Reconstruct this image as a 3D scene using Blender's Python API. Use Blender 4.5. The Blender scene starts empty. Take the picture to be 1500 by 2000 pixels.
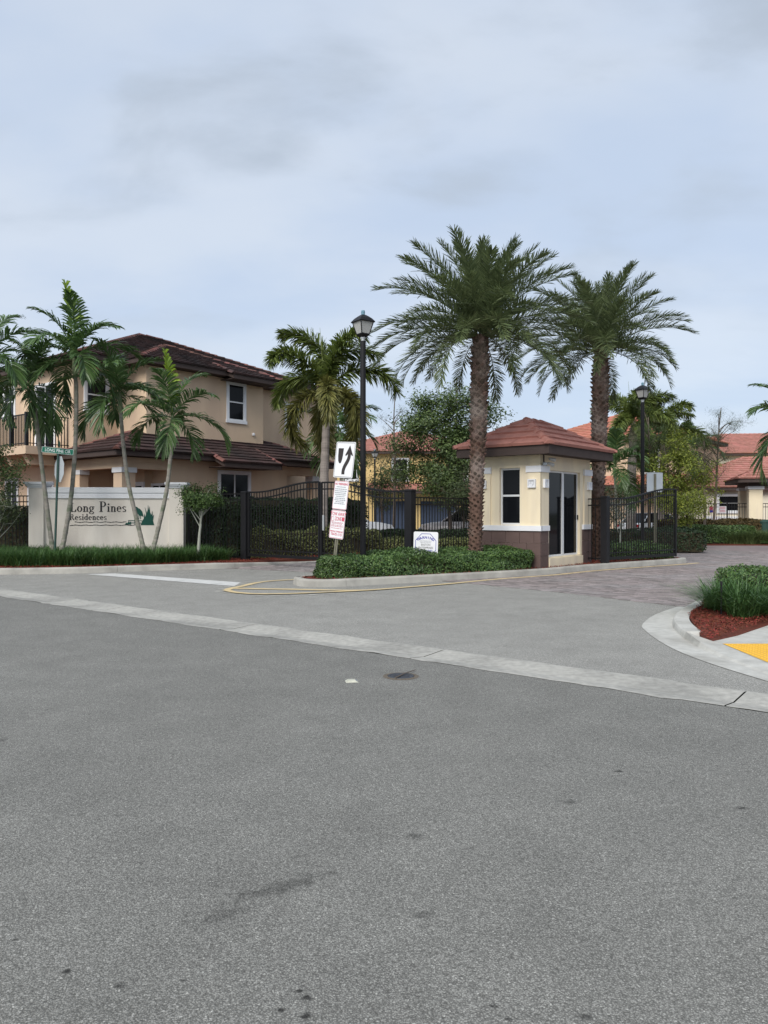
import bpy, math, random
import numpy as np
from mathutils import Vector, Matrix

# ------------------------------------------------------------------ camera, sky, sun, exposure
scene = bpy.context.scene
CAM_H = 1.5
cam_d = bpy.data.cameras.new("camera"); cam = bpy.data.objects.new("camera", cam_d)
scene.collection.objects.link(cam); scene.camera = cam
cam_d.sensor_fit = 'HORIZONTAL'; cam_d.sensor_width = 36.0; cam_d.lens = 36.0
cam_d.clip_start = 0.05; cam_d.clip_end = 5000
cam.location = (0, 0, CAM_H); cam.rotation_euler = (math.radians(90), 0, 0)

SUN_AZ = (-0.45, -0.89); SUN_EL = math.radians(40)
world = bpy.data.worlds.new("World"); scene.world = world; world.use_nodes = True
wn, wl = world.node_tree.nodes, world.node_tree.links
wn.clear()
out = wn.new('ShaderNodeOutputWorld'); bg = wn.new('ShaderNodeBackground'); bg.inputs['Strength'].default_value = 0.1
sky = wn.new('ShaderNodeTexSky'); sky.sky_type = 'NISHITA'; sky.sun_disc = False
sky.sun_elevation = SUN_EL; sky.sun_rotation = math.atan2(SUN_AZ[0], SUN_AZ[1])
tc = wn.new('ShaderNodeTexCoord'); sep = wn.new('ShaderNodeSeparateXYZ'); wl.new(tc.outputs['Generated'], sep.inputs[0])
def wmath(op, a, b=None):
    m = wn.new('ShaderNodeMath'); m.operation = op
    for i, v in enumerate((a, b)):
        if v is None: continue
        if isinstance(v, (int, float)): m.inputs[i].default_value = v
        else: wl.new(v, m.inputs[i])
    return m.outputs[0]
zz = wmath('ADD', wmath('MAXIMUM', sep.outputs['Z'], 0.0), 0.28)
comb = wn.new('ShaderNodeCombineXYZ')
wl.new(wmath('DIVIDE', sep.outputs['X'], zz), comb.inputs[0]); wl.new(wmath('DIVIDE', sep.outputs['Y'], zz), comb.inputs[1])
def cloud(scale, detail, lo, hi, seed, dist=0.0):
    mp = wn.new('ShaderNodeMapping'); mp.inputs['Location'].default_value = (seed, seed * 0.7, seed * 1.3)
    mp.inputs['Scale'].default_value = (1.0, 1.5, 1.0)
    wl.new(comb.outputs[0], mp.inputs[0])
    n = wn.new('ShaderNodeTexNoise'); n.inputs['Scale'].default_value = scale; n.inputs['Detail'].default_value = detail
    n.inputs['Roughness'].default_value = 0.5; n.inputs['Distortion'].default_value = dist
    wl.new(mp.outputs[0], n.inputs['Vector'])
    r = wn.new('ShaderNodeMapRange'); r.interpolation_type = 'SMOOTHSTEP'
    r.inputs['From Min'].default_value = lo; r.inputs['From Max'].default_value = hi
    wl.new(n.outputs['Fac'], r.inputs['Value'])
    return r.outputs['Result']
def wmix(fac, a, b):
    m = wn.new('ShaderNodeMix'); m.data_type = 'RGBA'
    if isinstance(fac, (int, float)): m.inputs[0].default_value = fac
    else: wl.new(fac, m.inputs[0])
    for sock, v in ((m.inputs[6], a), (m.inputs[7], b)):
        if isinstance(v, tuple): sock.default_value = (*v, 1)
        else: wl.new(v, sock)
    return m.outputs[2]
veil = wmix(cloud(1.5, 5, 0.34, 0.66, 3.1), (2.5, 2.92, 3.6), (3.0, 3.3, 3.75))     # thin bluish and whiter overcast
hi_up = wn.new('ShaderNodeMapRange'); hi_up.interpolation_type = 'SMOOTHSTEP'; hi_up.inputs['From Min'].default_value = 0.16; hi_up.inputs['From Max'].default_value = 0.46; hi_up.inputs['To Min'].default_value = 0.22
wl.new(sep.outputs['Z'], hi_up.inputs['Value'])                                        # distant clouds flatten into the veil
veil = wmix(wmath('MULTIPLY', cloud(2.3, 7, 0.49, 0.72, 28.9, 0.25), hi_up.outputs[0]), veil, (2.2, 2.48, 2.86))            # darker, greyer cloud bellies
skymix = wmix(0.90, sky.outputs[0], veil)
wl.new(skymix, bg.inputs['Color']); wl.new(bg.outputs[0], out.inputs['Surface'])

sun_d = bpy.data.lights.new("sun", 'SUN'); sun_d.energy = 1.5; sun_d.angle = math.radians(35); sun_d.color = (1.0, 0.96, 0.9)
sun = bpy.data.objects.new("sun", sun_d); scene.collection.objects.link(sun)
_to_sun = Vector((SUN_AZ[0] * math.cos(SUN_EL), SUN_AZ[1] * math.cos(SUN_EL), math.sin(SUN_EL)))
sun.rotation_euler = _to_sun.to_track_quat('Z', 'Y').to_euler(); sun.location = (-10, -20, 40)

vs = scene.view_settings
vs.view_transform = 'Standard'; vs.look = 'None'; vs.gamma = 1.0; vs.use_curve_mapping = False; vs.exposure = 1.2
scene.cycles.max_bounces = 6; scene.cycles.transparent_max_bounces = 8
try: scene.cycles.use_denoising = True
except Exception: pass

# ------------------------------------------------------------------ survey: the street grid
# e_s runs along the street (to the right and nearer), e_n runs into the entrance drive.
ES = np.array((0.775, -0.632)); EN = np.array((0.632, 0.775)); O0 = np.array((0.0, 8.87)); RZ = math.atan2(-0.632, 0.775)
def W(s, n, z=0.0):
    p = O0 + s * ES + n * EN
    return (float(p[0]), float(p[1]), z)
def toSN(x, y):
    d = np.array((x, y)) - O0
    return float(d @ ES), float(d @ EN)
def G(u, v, z=0.0):                 # a measured ground point of the survey
    d = (CAM_H - z) * 1500.0 / (v - 1000.0)
    return ((u - 750.0) / 1500.0 * d, d, z)
def X_(u, d): return (u - 750.0) / 1500.0 * d
def Z_(v, d): return CAM_H + (1000.0 - v) / 1500.0 * d

rng = np.random.default_rng(7); random.seed(7)
COL = scene.collection

# ------------------------------------------------------------------ materials
MATS = {}
def mat(name, col, rough=0.8, var=0.12, scale=6.0, bump=0.0, bscale=80.0, island=0.0, spec=0.3, metal=0.0, trans=0.0,
        col2=None, c2scale=1.2, c2lo=0.45, c2hi=0.65, detail=6, stretch=None):
    m = bpy.data.materials.new(name); m.use_nodes = True
    nt = m.node_tree; N, L = nt.nodes, nt.links; b = N['Principled BSDF']
    b.inputs['Roughness'].default_value = rough; b.inputs['Specular IOR Level'].default_value = spec; b.inputs['Metallic'].default_value = metal
    tcn = N.new('ShaderNodeTexCoord'); vec = tcn.outputs['Object']
    if stretch:
        mp = N.new('ShaderNodeMapping'); mp.inputs['Scale'].default_value = stretch; L.new(vec, mp.inputs[0]); vec = mp.outputs[0]
    nz = N.new('ShaderNodeTexNoise'); nz.inputs['Scale'].default_value = scale; nz.inputs['Detail'].default_value = detail
    L.new(vec, nz.inputs['Vector'])
    base = None
    if col2 is not None:
        n2 = N.new('ShaderNodeTexNoise'); n2.inputs['Scale'].default_value = c2scale; n2.inputs['Detail'].default_value = 5
        L.new(vec, n2.inputs['Vector'])
        r2 = N.new('ShaderNodeMapRange'); r2.inputs['From Min'].default_value = c2lo; r2.inputs['From Max'].default_value = c2hi
        L.new(n2.outputs['Fac'], r2.inputs['Value'])
        mx = N.new('ShaderNodeMix'); mx.data_type = 'RGBA'; L.new(r2.outputs[0], mx.inputs[0])
        mx.inputs[6].default_value = (*col, 1); mx.inputs[7].default_value = (*col2, 1); base = mx.outputs[2]
    hs = N.new('ShaderNodeHueSaturation')
    if base is None: hs.inputs['Color'].default_value = (*col, 1)
    else: L.new(base, hs.inputs['Color'])
    r = N.new('ShaderNodeMapRange'); r.inputs['From Min'].default_value = 0.25; r.inputs['From Max'].default_value = 0.75
    r.inputs['To Min'].default_value = 1 - var; r.inputs['To Max'].default_value = 1 + var
    L.new(nz.outputs['Fac'], r.inputs['Value']); val = r.outputs[0]
    if island > 0:
        g = N.new('ShaderNodeNewGeometry')
        ri = N.new('ShaderNodeMapRange'); ri.inputs['To Min'].default_value = 1 - island; ri.inputs['To Max'].default_value = 1 + island
        L.new(g.outputs['Random Per Island'], ri.inputs['Value'])
        mm = N.new('ShaderNodeMath'); mm.operation = 'MULTIPLY'; L.new(val, mm.inputs[0]); L.new(ri.outputs[0], mm.inputs[1]); val = mm.outputs[0]
        rh = N.new('ShaderNodeMapRange'); rh.inputs['To Min'].default_value = 0.5 + 0.035 * island; rh.inputs['To Max'].default_value = 0.5 - 0.045 * island
        L.new(g.outputs['Random Per Island'], rh.inputs['Value']); L.new(rh.outputs[0], hs.inputs['Hue'])
    L.new(val, hs.inputs['Value'])
    L.new(hs.outputs[0], b.inputs['Base Color'])
    if bump > 0:
        nb = N.new('ShaderNodeTexNoise'); nb.inputs['Scale'].default_value = bscale; nb.inputs['Detail'].default_value = 4
        L.new(vec, nb.inputs['Vector'])
        bp = N.new('ShaderNodeBump'); bp.inputs['Strength'].default_value = min(1, bump); bp.inputs['Distance'].default_value = 0.01
        L.new(nb.outputs['Fac'], bp.inputs['Height']); L.new(bp.outputs[0], b.inputs['Normal'])
    if trans > 0:
        tr = N.new('ShaderNodeBsdfTranslucent'); L.new(hs.outputs[0], tr.inputs['Color'])
        ms = N.new('ShaderNodeMixShader'); ms.inputs[0].default_value = trans
        L.new(b.outputs[0], ms.inputs[1]); L.new(tr.outputs[0], ms.inputs[2])
        L.new(ms.outputs[0], N['Material Output'].inputs['Surface'])
    MATS[name] = m
    return m

def asphalt_mat(name, binder, stones, cell, stains=()):
    m = bpy.data.materials.new(name); m.use_nodes = True
    nt = m.node_tree; N, L = nt.nodes, nt.links; b = N['Principled BSDF']
    b.inputs['Roughness'].default_value = 0.88; b.inputs['Specular IOR Level'].default_value = 0.25
    tcn = N.new('ShaderNodeTexCoord'); vec = tcn.outputs['Object']
    vo = N.new('ShaderNodeTexVoronoi'); vo.inputs['Scale'].default_value = cell; L.new(vec, vo.inputs['Vector'])
    sp = N.new('ShaderNodeSeparateColor'); L.new(vo.outputs['Color'], sp.inputs[0])
    cr = N.new('ShaderNodeValToRGB'); e = cr.color_ramp.elements
    e[0].position = 0.0; e[0].color = (*binder, 1); e[1].position = 1.0; e[1].color = (*stones, 1)
    k = e.new(0.45); k.color = (*[0.6 * p + 0.4 * q for p, q in zip(binder, stones)], 1)
    L.new(sp.outputs[0], cr.inputs[0])
    ed = N.new('ShaderNodeMapRange'); ed.inputs['From Min'].default_value = 0.25; ed.inputs['From Max'].default_value = 0.62
    ed.inputs['To Min'].default_value = 1.0; ed.inputs['To Max'].default_value = 0.55; L.new(vo.outputs['Distance'], ed.inputs['Value'])
    v2 = N.new('ShaderNodeTexVoronoi'); v2.inputs['Scale'].default_value = cell * .52; L.new(vec, v2.inputs['Vector'])
    s2 = N.new('ShaderNodeSeparateColor'); L.new(v2.outputs['Color'], s2.inputs[0])
    def rng_(sock, lo, hi, a=0.0, c=1.0):
        q = N.new('ShaderNodeMapRange'); q.inputs['From Min'].default_value = lo; q.inputs['From Max'].default_value = hi; q.inputs['To Min'].default_value = a; q.inputs['To Max'].default_value = c; L.new(sock, q.inputs['Value']); return q.outputs[0]
    pm_ = N.new('ShaderNodeMath'); pm_.operation = 'MULTIPLY'; L.new(rng_(s2.outputs[1], .72, .80), pm_.inputs[0]); L.new(rng_(v2.outputs['Distance'], .42, .30), pm_.inputs[1])
    stone = N.new('ShaderNodeMix'); stone.data_type = 'RGBA'; L.new(pm_.outputs[0], stone.inputs[0]); L.new(cr.outputs[0], stone.inputs[6])
    sc_ = N.new('ShaderNodeMix'); sc_.data_type = 'RGBA'; L.new(s2.outputs[2], sc_.inputs[0]); sc_.inputs[6].default_value = (*[1.0 * q for q in stones], 1); sc_.inputs[7].default_value = (*[1.4 * q for q in stones], 1); L.new(sc_.outputs[2], stone.inputs[7])
    def noise(scale, lo, hi, a, c, det=5):
        n = N.new('ShaderNodeTexNoise'); n.inputs['Scale'].default_value = scale; n.inputs['Detail'].default_value = det
        L.new(vec, n.inputs['Vector'])
        r = N.new('ShaderNodeMapRange'); r.inputs['From Min'].default_value = lo; r.inputs['From Max'].default_value = hi
        r.inputs['To Min'].default_value = a; r.inputs['To Max'].default_value = c; L.new(n.outputs['Fac'], r.inputs['Value']); return r.outputs[0], n
    def mul(a, c):
        q = N.new('ShaderNodeMath'); q.operation = 'MULTIPLY'
        for i, v in enumerate((a, c)):
            if isinstance(v, (int, float)): q.inputs[i].default_value = v
            else: L.new(v, q.inputs[i])
        return q.outputs[0]
    val = mul(ed.outputs[0], noise(0.35, 0.3, 0.7, 0.93, 1.07)[0])
    val = mul(val, noise(2.3, 0.25, 0.75, 0.9, 1.1)[0])
    val = mul(val, noise(38.0, 0.3, 0.7, 0.92, 1.08, 3)[0])
    spots, _ = noise(1.7, 0.70, 0.78, 1.0, 0.45, 7); val = mul(val, spots)
    _, warp = noise(24.0, 0, 1, 0, 1, 6)
    for (x, y, rx, ry, ang, dark) in stains:
        mp = N.new('ShaderNodeMapping'); mp.vector_type = 'TEXTURE'
        mp.inputs['Location'].default_value = (x, y, 0); mp.inputs['Rotation'].default_value = (0, 0, ang); mp.inputs['Scale'].default_value = (rx, ry, 1)
        L.new(vec, mp.inputs[0])
        ln = N.new('ShaderNodeVectorMath'); ln.operation = 'LENGTH'; L.new(mp.outputs[0], ln.inputs[0])
        ad = N.new('ShaderNodeMath'); ad.operation = 'MULTIPLY_ADD'; L.new(warp.outputs['Fac'], ad.inputs[0]); ad.inputs[1].default_value = 1.5; L.new(ln.outputs['Value'], ad.inputs[2])
        r = N.new('ShaderNodeMapRange'); r.interpolation_type = 'SMOOTHSTEP'
        r.inputs['From Min'].default_value = 0.85; r.inputs['From Max'].default_value = 1.45
        r.inputs['To Min'].default_value = dark; r.inputs['To Max'].default_value = 1.0; L.new(ad.outputs[0], r.inputs['Value'])
        val = mul(val, r.outputs[0])
    hs = N.new('ShaderNodeHueSaturation'); L.new(stone.outputs[2], hs.inputs['Color']); L.new(val, hs.inputs['Value'])
    L.new(hs.outputs[0], b.inputs['Base Color'])
    bp = N.new('ShaderNodeBump'); bp.inputs['Strength'].default_value = 0.6; bp.inputs['Distance'].default_value = 0.004; bp.invert = True
    L.new(vo.outputs['Distance'], bp.inputs['Height']); L.new(bp.outputs[0], b.inputs['Normal'])
    return m

M = {}
_st = [(*G(560, 1730)[:2], .42, .10, 0.55, .58), (*G(430, 1790)[:2], .22, .10, 0.5, .7), (*G(132, 1897)[:2], .035, .03, 0, .22), (*G(235, 1925)[:2], .04, .028, .4, .3),
       (*G(357, 1915)[:2], .03, .025, 0, .28), (*G(598, 1948)[:2], .035, .028, 0, .22), (*G(583, 1936)[:2], .025, .02, 0, .25),
       (*G(550, 1972)[:2], .028, .02, 0, .3), (*G(596, 1985)[:2], .035, .025, 0, .22), (*G(962, 1966)[:2], .03, .025, 0, .28), (*G(992, 1990)[:2], .03, .02, 0, .3),
       (*G(1140, 1985)[:2], .05, .025, 0, .4), (*G(30, 1836)[:2], .04, .02, .3, .35), (*G(1210, 1506)[:2], .06, .04, 0, .35),
       (*G(1112, 1567)[:2], .09, .07, 0, .55), (*G(1450, 1579)[:2], .06, .035, 0, .35), (*G(810, 1632)[:2], .1, .07, 0, .62), (*G(830, 1785)[:2], .09, .05, .3, .6)]
M['asphalt'] = asphalt_mat('street_asphalt', (0.165, 0.162, 0.147), (0.350, 0.345, 0.316), 175.0, _st)
M['apron'] = asphalt_mat('drive_asphalt', (0.295, 0.288, 0.262), (0.455, 0.446, 0.41), 150.0)
M['concrete'] = mat('gutter_concrete', (0.385, 0.375, 0.34), .9, .2, 14, .5, 150, col2=(0.28, 0.274, 0.25), c2scale=1.1)
M['kerb'] = mat('kerb_concrete', (0.40, 0.385, 0.345), .9, .16, 3.0, .4, 120, col2=(0.27, 0.26, 0.235), c2scale=1.6, c2lo=.5, c2hi=.72)
M['newconc'] = mat('pale_concrete', (0.47, 0.465, 0.43), .9, .14, 9.0, .35, 150, col2=(0.37, 0.362, 0.33), c2scale=1.6)
M['yellowpaint'] = mat('worn_yellow_paint', (0.58, 0.46, 0.26), .8, .18, 7.0, .2, 120, col2=(0.44, 0.37, 0.25), c2scale=3.5, c2lo=.5, c2hi=.7)
M['whitepaint'] = mat('worn_white_paint', (0.56, 0.56, 0.54), .8, .12, 8.0, .2, 120, col2=(0.40, 0.40, 0.38), c2scale=3, c2lo=.55, c2hi=.75)
M['paver'] = mat('paver_clay', (0.225, 0.195, 0.187), .9, .15, .8, .3, 120, island=.32, col2=(0.225, 0.208, 0.203), c2scale=.6)
M['grout'] = mat('paver_sand', (0.10, 0.085, 0.078), .95, .2, 6)
M['lawn'] = mat('ground_soil', (0.07, 0.085, 0.035), .95, .3, .8, .5, 20, col2=(0.10, 0.08, 0.05), c2scale=.3)
M['mulch'] = mat('mulch_red', (0.125, 0.034, 0.020), .95, .35, 30, .8, 60)
M['chip'] = mat('mulch_chip', (0.17, 0.044, 0.024), .9, .2, 20, 0, island=.45)
M['tactile'] = mat('tactile_yellow', (0.70, 0.40, 0.045), .7, .08, 10)
M['cream'] = mat('cream_stucco', (0.79, 0.685, 0.495), .9, .05, 1.5, .35, 140, col2=(0.71, 0.615, 0.465), c2scale=1.0, stretch=(2.5, 2.5, .5))
M['creamside'] = M['cream']
M['brownbase'] = mat('brown_block', (0.115, 0.078, 0.070), .85, .12, 4, .3, 90)
M['white'] = mat('white_trim', (0.72, 0.73, 0.75), .7, .05, 3, .15, 90)
M['alu'] = mat('white_aluminium', (0.66, 0.67, 0.68), .4, .04, 3, spec=.5)
M['fascia'] = mat('brown_fascia', (0.060, 0.043, 0.038), .75, .12, 4)
M['tilered'] = mat('red_roof_tile', (0.37, 0.168, 0.133), .85, .18, 5, .25, 60, island=.13)
M['tiledark'] = mat('brown_roof_tile', (0.052, 0.030, 0.027), .85, .3, 1.6, .25, 60, island=.2, col2=(0.032, 0.023, 0.022), c2scale=.7)
M['tilecap'] = mat('mottled_cap_tile', (0.15, 0.068, 0.054), .85, .3, 2.5, .25, 60, island=.35, col2=(0.05, 0.032, 0.03), c2scale=1.6)
M['tileorange'] = mat('faded_orange_tile', (0.42, 0.17, 0.115), .85, .15, 3, island=.15)
M['tan'] = mat('tan_stucco', (0.62, 0.47, 0.33), .92, .05, 1.2, .3, 130, col2=(0.56, 0.415, 0.30), c2scale=.7, stretch=(1.5, 1.5, .4))
M['yellow'] = mat('yellow_stucco', (0.60, 0.44, 0.20), .92, .06, .8)
M['pale'] = mat('pale_stucco', (0.74, 0.68, 0.55), .92, .05, .8)
M['signwall'] = mat('sign_wall_stucco', (0.72, 0.67, 0.60), .92, .05, 1.2, .3, 130, col2=(0.63, 0.575, 0.51), c2scale=.9, stretch=(1.5, 1.5, .4))
M['glass'] = mat('dark_glass', (0.008, 0.009, 0.011), .06, .1, 2, spec=.13)
M['black'] = mat('black_metal', (0.007, 0.007, 0.008), .5, .15, 5, spec=.3)
M['blackdull'] = mat('black_paint_dull', (0.009, 0.009, 0.011), .6, .2, 5, .1, 60)
M['bluecap'] = mat('photocell_blue', (0.14, 0.26, 0.33), .5, .1, 5)
M['frost'] = mat('frosted_glass', (0.62, 0.62, 0.60), .35, .06, 3, spec=.5, trans=.35)
M['galv'] = mat('galvanised_steel', (0.42, 0.44, 0.45), .45, .1, 6, spec=.5, metal=.35)
M['uchannel'] = mat('dull_channel_steel', (0.20, 0.19, 0.14), .6, .25, 8, metal=.2)
M['signwhite'] = mat('sign_white', (0.74, 0.75, 0.76), .5, .04, 5)
M['signgreen'] = mat('sign_green', (0.005, 0.14, 0.085), .5, .06, 5)
M['postgreen'] = mat('post_green', (0.03, 0.065, 0.055), .6, .15, 5)
M['signback'] = mat('sign_back_aluminium', (0.50, 0.54, 0.57), .5, .06, 3, metal=.25)
M['signblack'] = mat('sign_black', (0.035, 0.030, 0.028), .5, .05, 5)
M['signred'] = mat('faded_sign_red', (0.52, 0.085, 0.13), .6, .1, 10)
M['signblue'] = mat('sign_blue', (0.03, 0.035, 0.32), .6, .1, 10)
M['signprint'] = mat('faded_grey_print', (0.30, 0.31, 0.34), .6, .1, 10)
M['inkblack'] = mat('wall_letter_black', (0.012, 0.012, 0.014), .5, .05, 5)
M['inkgreen'] = mat('wall_emblem_green', (0.005, 0.065, 0.048), .5, .05, 5)
M['datefrond'] = mat('date_palm_leaf', (0.118, 0.156, 0.066), .42, .2, 2, island=.35, spec=.55, trans=.28)
M['adonfrond'] = mat('christmas_palm_leaf', (0.075, 0.140, 0.042), .4, .2, 2, island=.35, spec=.55, trans=.3)
M['newfrond'] = mat('young_palm_leaf', (0.24, 0.36, 0.03), .45, .15, 2, island=.25, spec=.5, trans=.3)
M['foxfrond'] = mat('foxtail_palm_leaf', (0.130, 0.175, 0.042), .45, .25, 2, island=.35, spec=.45, trans=.3)
M['foxold'] = mat('foxtail_palm_old_leaf', (0.165, 0.165, 0.045), .5, .25, 2, island=.35, spec=.4, trans=.22)
M['rachis'] = mat('palm_rib', (0.16, 0.19, 0.06), .6, .2, 4)
M['datebark'] = mat('date_palm_bark', (0.105, 0.066, 0.048), .95, .4, 9, .6, 40, island=.45, col2=(0.22, 0.185, 0.16), c2scale=.9, c2lo=.48, c2hi=.62)
M['palmbark'] = mat('grey_ringed_bark', (0.255, 0.235, 0.205), .9, .25, 6, .4, 40, col2=(0.15, 0.17, 0.12), c2scale=2.2, stretch=(1, 1, 2.5))
M['foxbark'] = mat('foxtail_bark', (0.24, 0.21, 0.19), .9, .2, 6, .4, 40, stretch=(.5, .5, 4))
M['crownshaft'] = mat('palm_crownshaft', (0.19, 0.22, 0.12), .6, .2, 4)
M['foxshaft'] = mat('foxtail_crownshaft', (0.30, 0.25, 0.19), .7, .2, 4)
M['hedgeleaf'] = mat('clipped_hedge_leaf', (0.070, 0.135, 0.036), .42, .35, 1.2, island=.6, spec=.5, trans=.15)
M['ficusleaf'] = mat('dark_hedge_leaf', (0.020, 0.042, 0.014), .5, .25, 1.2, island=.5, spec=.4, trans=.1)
M['shrubleaf'] = mat('variegated_shrub_leaf', (0.115, 0.135, 0.045), .5, .25, 1.5, island=.6, spec=.4, trans=.15)
M['topleaf'] = mat('topiary_leaf', (0.060, 0.110, 0.028), .5, .25, 2, island=.5, spec=.4, trans=.2)
M['limeleaf'] = mat('lime_tree_leaf', (0.165, 0.205, 0.030), .5, .25, 1, island=.45, spec=.4, trans=.25)
M['treeleaf'] = mat('green_tree_leaf', (0.10, 0.155, 0.05), .45, .25, 1, island=.55, spec=.5, trans=.3)
M['oliveleaf'] = mat('small_tree_leaf', (0.058, 0.082, 0.032), .5, .25, 1, island=.5, trans=.2)
M['needle'] = mat('pine_needle', (0.085, 0.125, 0.055), .6, .25, 1, island=.4, trans=.15)
M['redleaf'] = mat('cordyline_leaf', (0.13, 0.025, 0.035), .5, .25, 1, island=.5, trans=.15)
M['copperleaf'] = mat('reddish_hedge_leaf', (0.10, 0.075, 0.028), .5, .25, 1, island=.6, trans=.15)
M['liriope'] = mat('border_grass_blade', (0.062, 0.135, 0.036), .5, .25, 1.2, island=.45, spec=.4, trans=.2)
M['fountain'] = mat('fountain_grass_blade', (0.125, 0.175, 0.065), .6, .2, 1.2, island=.4, trans=.2)
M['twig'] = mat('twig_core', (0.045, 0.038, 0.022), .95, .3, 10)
M['bark'] = mat('tree_bark', (0.13, 0.105, 0.085), .95, .3, 8, .5, 40)
M['palebark'] = mat('pale_smooth_bark', (0.32, 0.33, 0.28), .9, .2, 8, .3, 40)
M['carwhite'] = mat('white_car_paint', (0.66, 0.68, 0.71), .25, .02, 2, spec=.6)
M['carsilver'] = mat('silver_car_paint', (0.50, 0.48, 0.49), .25, .02, 2, spec=.6)
M['carred'] = mat('red_car_paint', (0.25, 0.02, 0.03), .25, .02, 2, spec=.6)
M['tyre'] = mat('tyre_rubber', (0.02, 0.02, 0.02), .9, .1, 5)
M['rim'] = mat('wheel_rim', (0.40, 0.41, 0.42), .35, .05, 5, metal=.6)
M['lampred'] = mat('tail_lamp_red', (0.30, 0.01, 0.012), .3, .05, 5)
M['iron'] = mat('cast_iron', (0.05, 0.055, 0.065), .6, .3, 30, .5, 60)
M['navy'] = mat('navy_door', (0.035, 0.05, 0.085), .6, .1, 3)
M['dirtring'] = mat('sandy_ring', (0.13, 0.11, 0.085), .95, .3, 40, .3, 90)

# ------------------------------------------------------------------ mesh builder
class MB:
    def __init__(self): self.V = []; self.F = []; self.n = 0
    def add(self, v, f):
        v = np.asarray(v, float).reshape(-1, 3)
        if isinstance(f, np.ndarray): self.F.append(f + self.n)
        else:
            for q in f: self.F.append(np.array([q]) + self.n)
        self.V.append(v); self.n += len(v); return self
    def box(self, x0, x1, y0, y1, z0, z1):
        v = [(x, y, z) for z in (z0, z1) for y in (y0, y1) for x in (x0, x1)]
        return self.add(v, np.array([(0, 2, 3, 1), (4, 5, 7, 6), (0, 1, 5, 4), (2, 6, 7, 3), (0, 4, 6, 2), (1, 3, 7, 5)]))
    def bbox(self, x0, x1, y0, y1, z0, z1, b=.01):     # box with chamfered vertical and top edges
        p = [(x0 + b, y0), (x1 - b, y0), (x1, y0 + b), (x1, y1 - b), (x1 - b, y1), (x0 + b, y1), (x0, y1 - b), (x0, y0 + b)]
        q = [(min(max(x, x0 + b), x1 - b), min(max(y, y0 + b), y1 - b)) for x, y in p]
        v = [(x, y, z0) for x, y in p] + [(x, y, z1 - b) for x, y in p] + [(x, y, z1) for x, y in q]
        f = [tuple(range(7, -1, -1)), tuple(range(16, 24))]
        for i in range(8):
            j = (i + 1) % 8; f += [(i, j, 8 + j, 8 + i), (8 + i, 8 + j, 16 + j, 16 + i)]
        return self.add(v, f)
    def prism(self, poly, z0, z1):
        n = len(poly); v = [(p[0], p[1], z0) for p in poly] + [(p[0], p[1], z1) for p in poly]
        a = sum(poly[i][0] * poly[(i + 1) % n][1] - poly[(i + 1) % n][0] * poly[i][1] for i in range(n))
        f = [tuple(range(n - 1, -1, -1)), tuple(range(n, 2 * n))] + [(i, (i + 1) % n, n + (i + 1) % n, n + i) for i in range(n)]
        if a < 0: f = [t[::-1] for t in f]
        return self.add(v, f)
    def sheet(self, pts): 
        return self.add(pts, [tuple(range(len(pts)))])
    def tube(self, pts, rad, k=6, cap=True):
        pts = np.asarray(pts, float); n = len(pts); rad = np.broadcast_to(np.asarray(rad, float), (n,))
        t = np.gradient(pts, axis=0); t /= np.linalg.norm(t, axis=1)[:, None] + 1e-9
        ref = np.array((0, 0, 1.0)) if abs(t[:, 2]).mean() < .8 else np.array((1.0, 0, 0))
        a = np.cross(t, ref); a /= np.linalg.norm(a, axis=1)[:, None] + 1e-9; b = np.cross(t, a)
        an = np.arange(k) / k * 2 * math.pi
        v = pts[:, None] + rad[:, None, None] * (np.cos(an)[None, :, None] * a[:, None] + np.sin(an)[None, :, None] * b[:, None])
        i = np.arange(n - 1)[:, None] * k; j = np.arange(k)[None]; j2 = (j + 1) % k
        f = np.stack([i + j, i + k + j, i + k + j2, i + j2], -1).reshape(-1, 4)
        m = self.n; self.add(v.reshape(-1, 3), f)
        if cap: 
            self.F.append(np.array([list(range(m, m + k))])); self.F.append(np.array([list(range(m + n * k - 1, m + (n - 1) * k - 1, -1))]))
        return self
    def lathe(self, prof, k=16, c=(0, 0)):
        pr = np.asarray(prof, float); an = np.arange(k) / k * 2 * math.pi
        v = np.stack([c[0] + pr[:, 0, None] * np.cos(an), c[1] + pr[:, 0, None] * np.sin(an), np.repeat(pr[:, 1, None], k, 1)], -1)
        i = np.arange(len(pr) - 1)[:, None] * k; j = np.arange(k)[None]; j2 = (j + 1) % k
        return self.add(v.reshape(-1, 3), np.stack([i + j, i + j2, i + k + j2, i + k + j], -1).reshape(-1, 4))
    def xf(self, mtx):
        V = np.concatenate(self.V); m = np.array(mtx); V = V @ m[:3, :3].T + m[:3, 3]; self.V = [V]; return self
    def mesh(self, name, material, smooth=False):
        me = bpy.data.meshes.new(name)
        V = np.concatenate(self.V) if self.V else np.zeros((0, 3))
        loops = np.concatenate([f.reshape(-1) for f in self.F]); cnt = np.concatenate([np.full(f.shape[0], f.shape[1]) for f in self.F])
        me.vertices.add(len(V)); me.vertices.foreach_set('co', V.astype(np.float32).reshape(-1))
        me.loops.add(len(loops)); me.loops.foreach_set('vertex_index', loops.astype(np.int32))
        me.polygons.add(len(cnt)); st = np.zeros(len(cnt), np.int32); st[1:] = np.cumsum(cnt)[:-1]
        me.polygons.foreach_set('loop_start', st)
        try: me.polygons.foreach_set('loop_total', cnt.astype(np.int32))
        except Exception: pass
        me.polygons.foreach_set('use_smooth', np.full(len(cnt), bool(smooth)))
        me.materials.append(material); me.update(calc_edges=True); me.validate()
        return me
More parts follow.
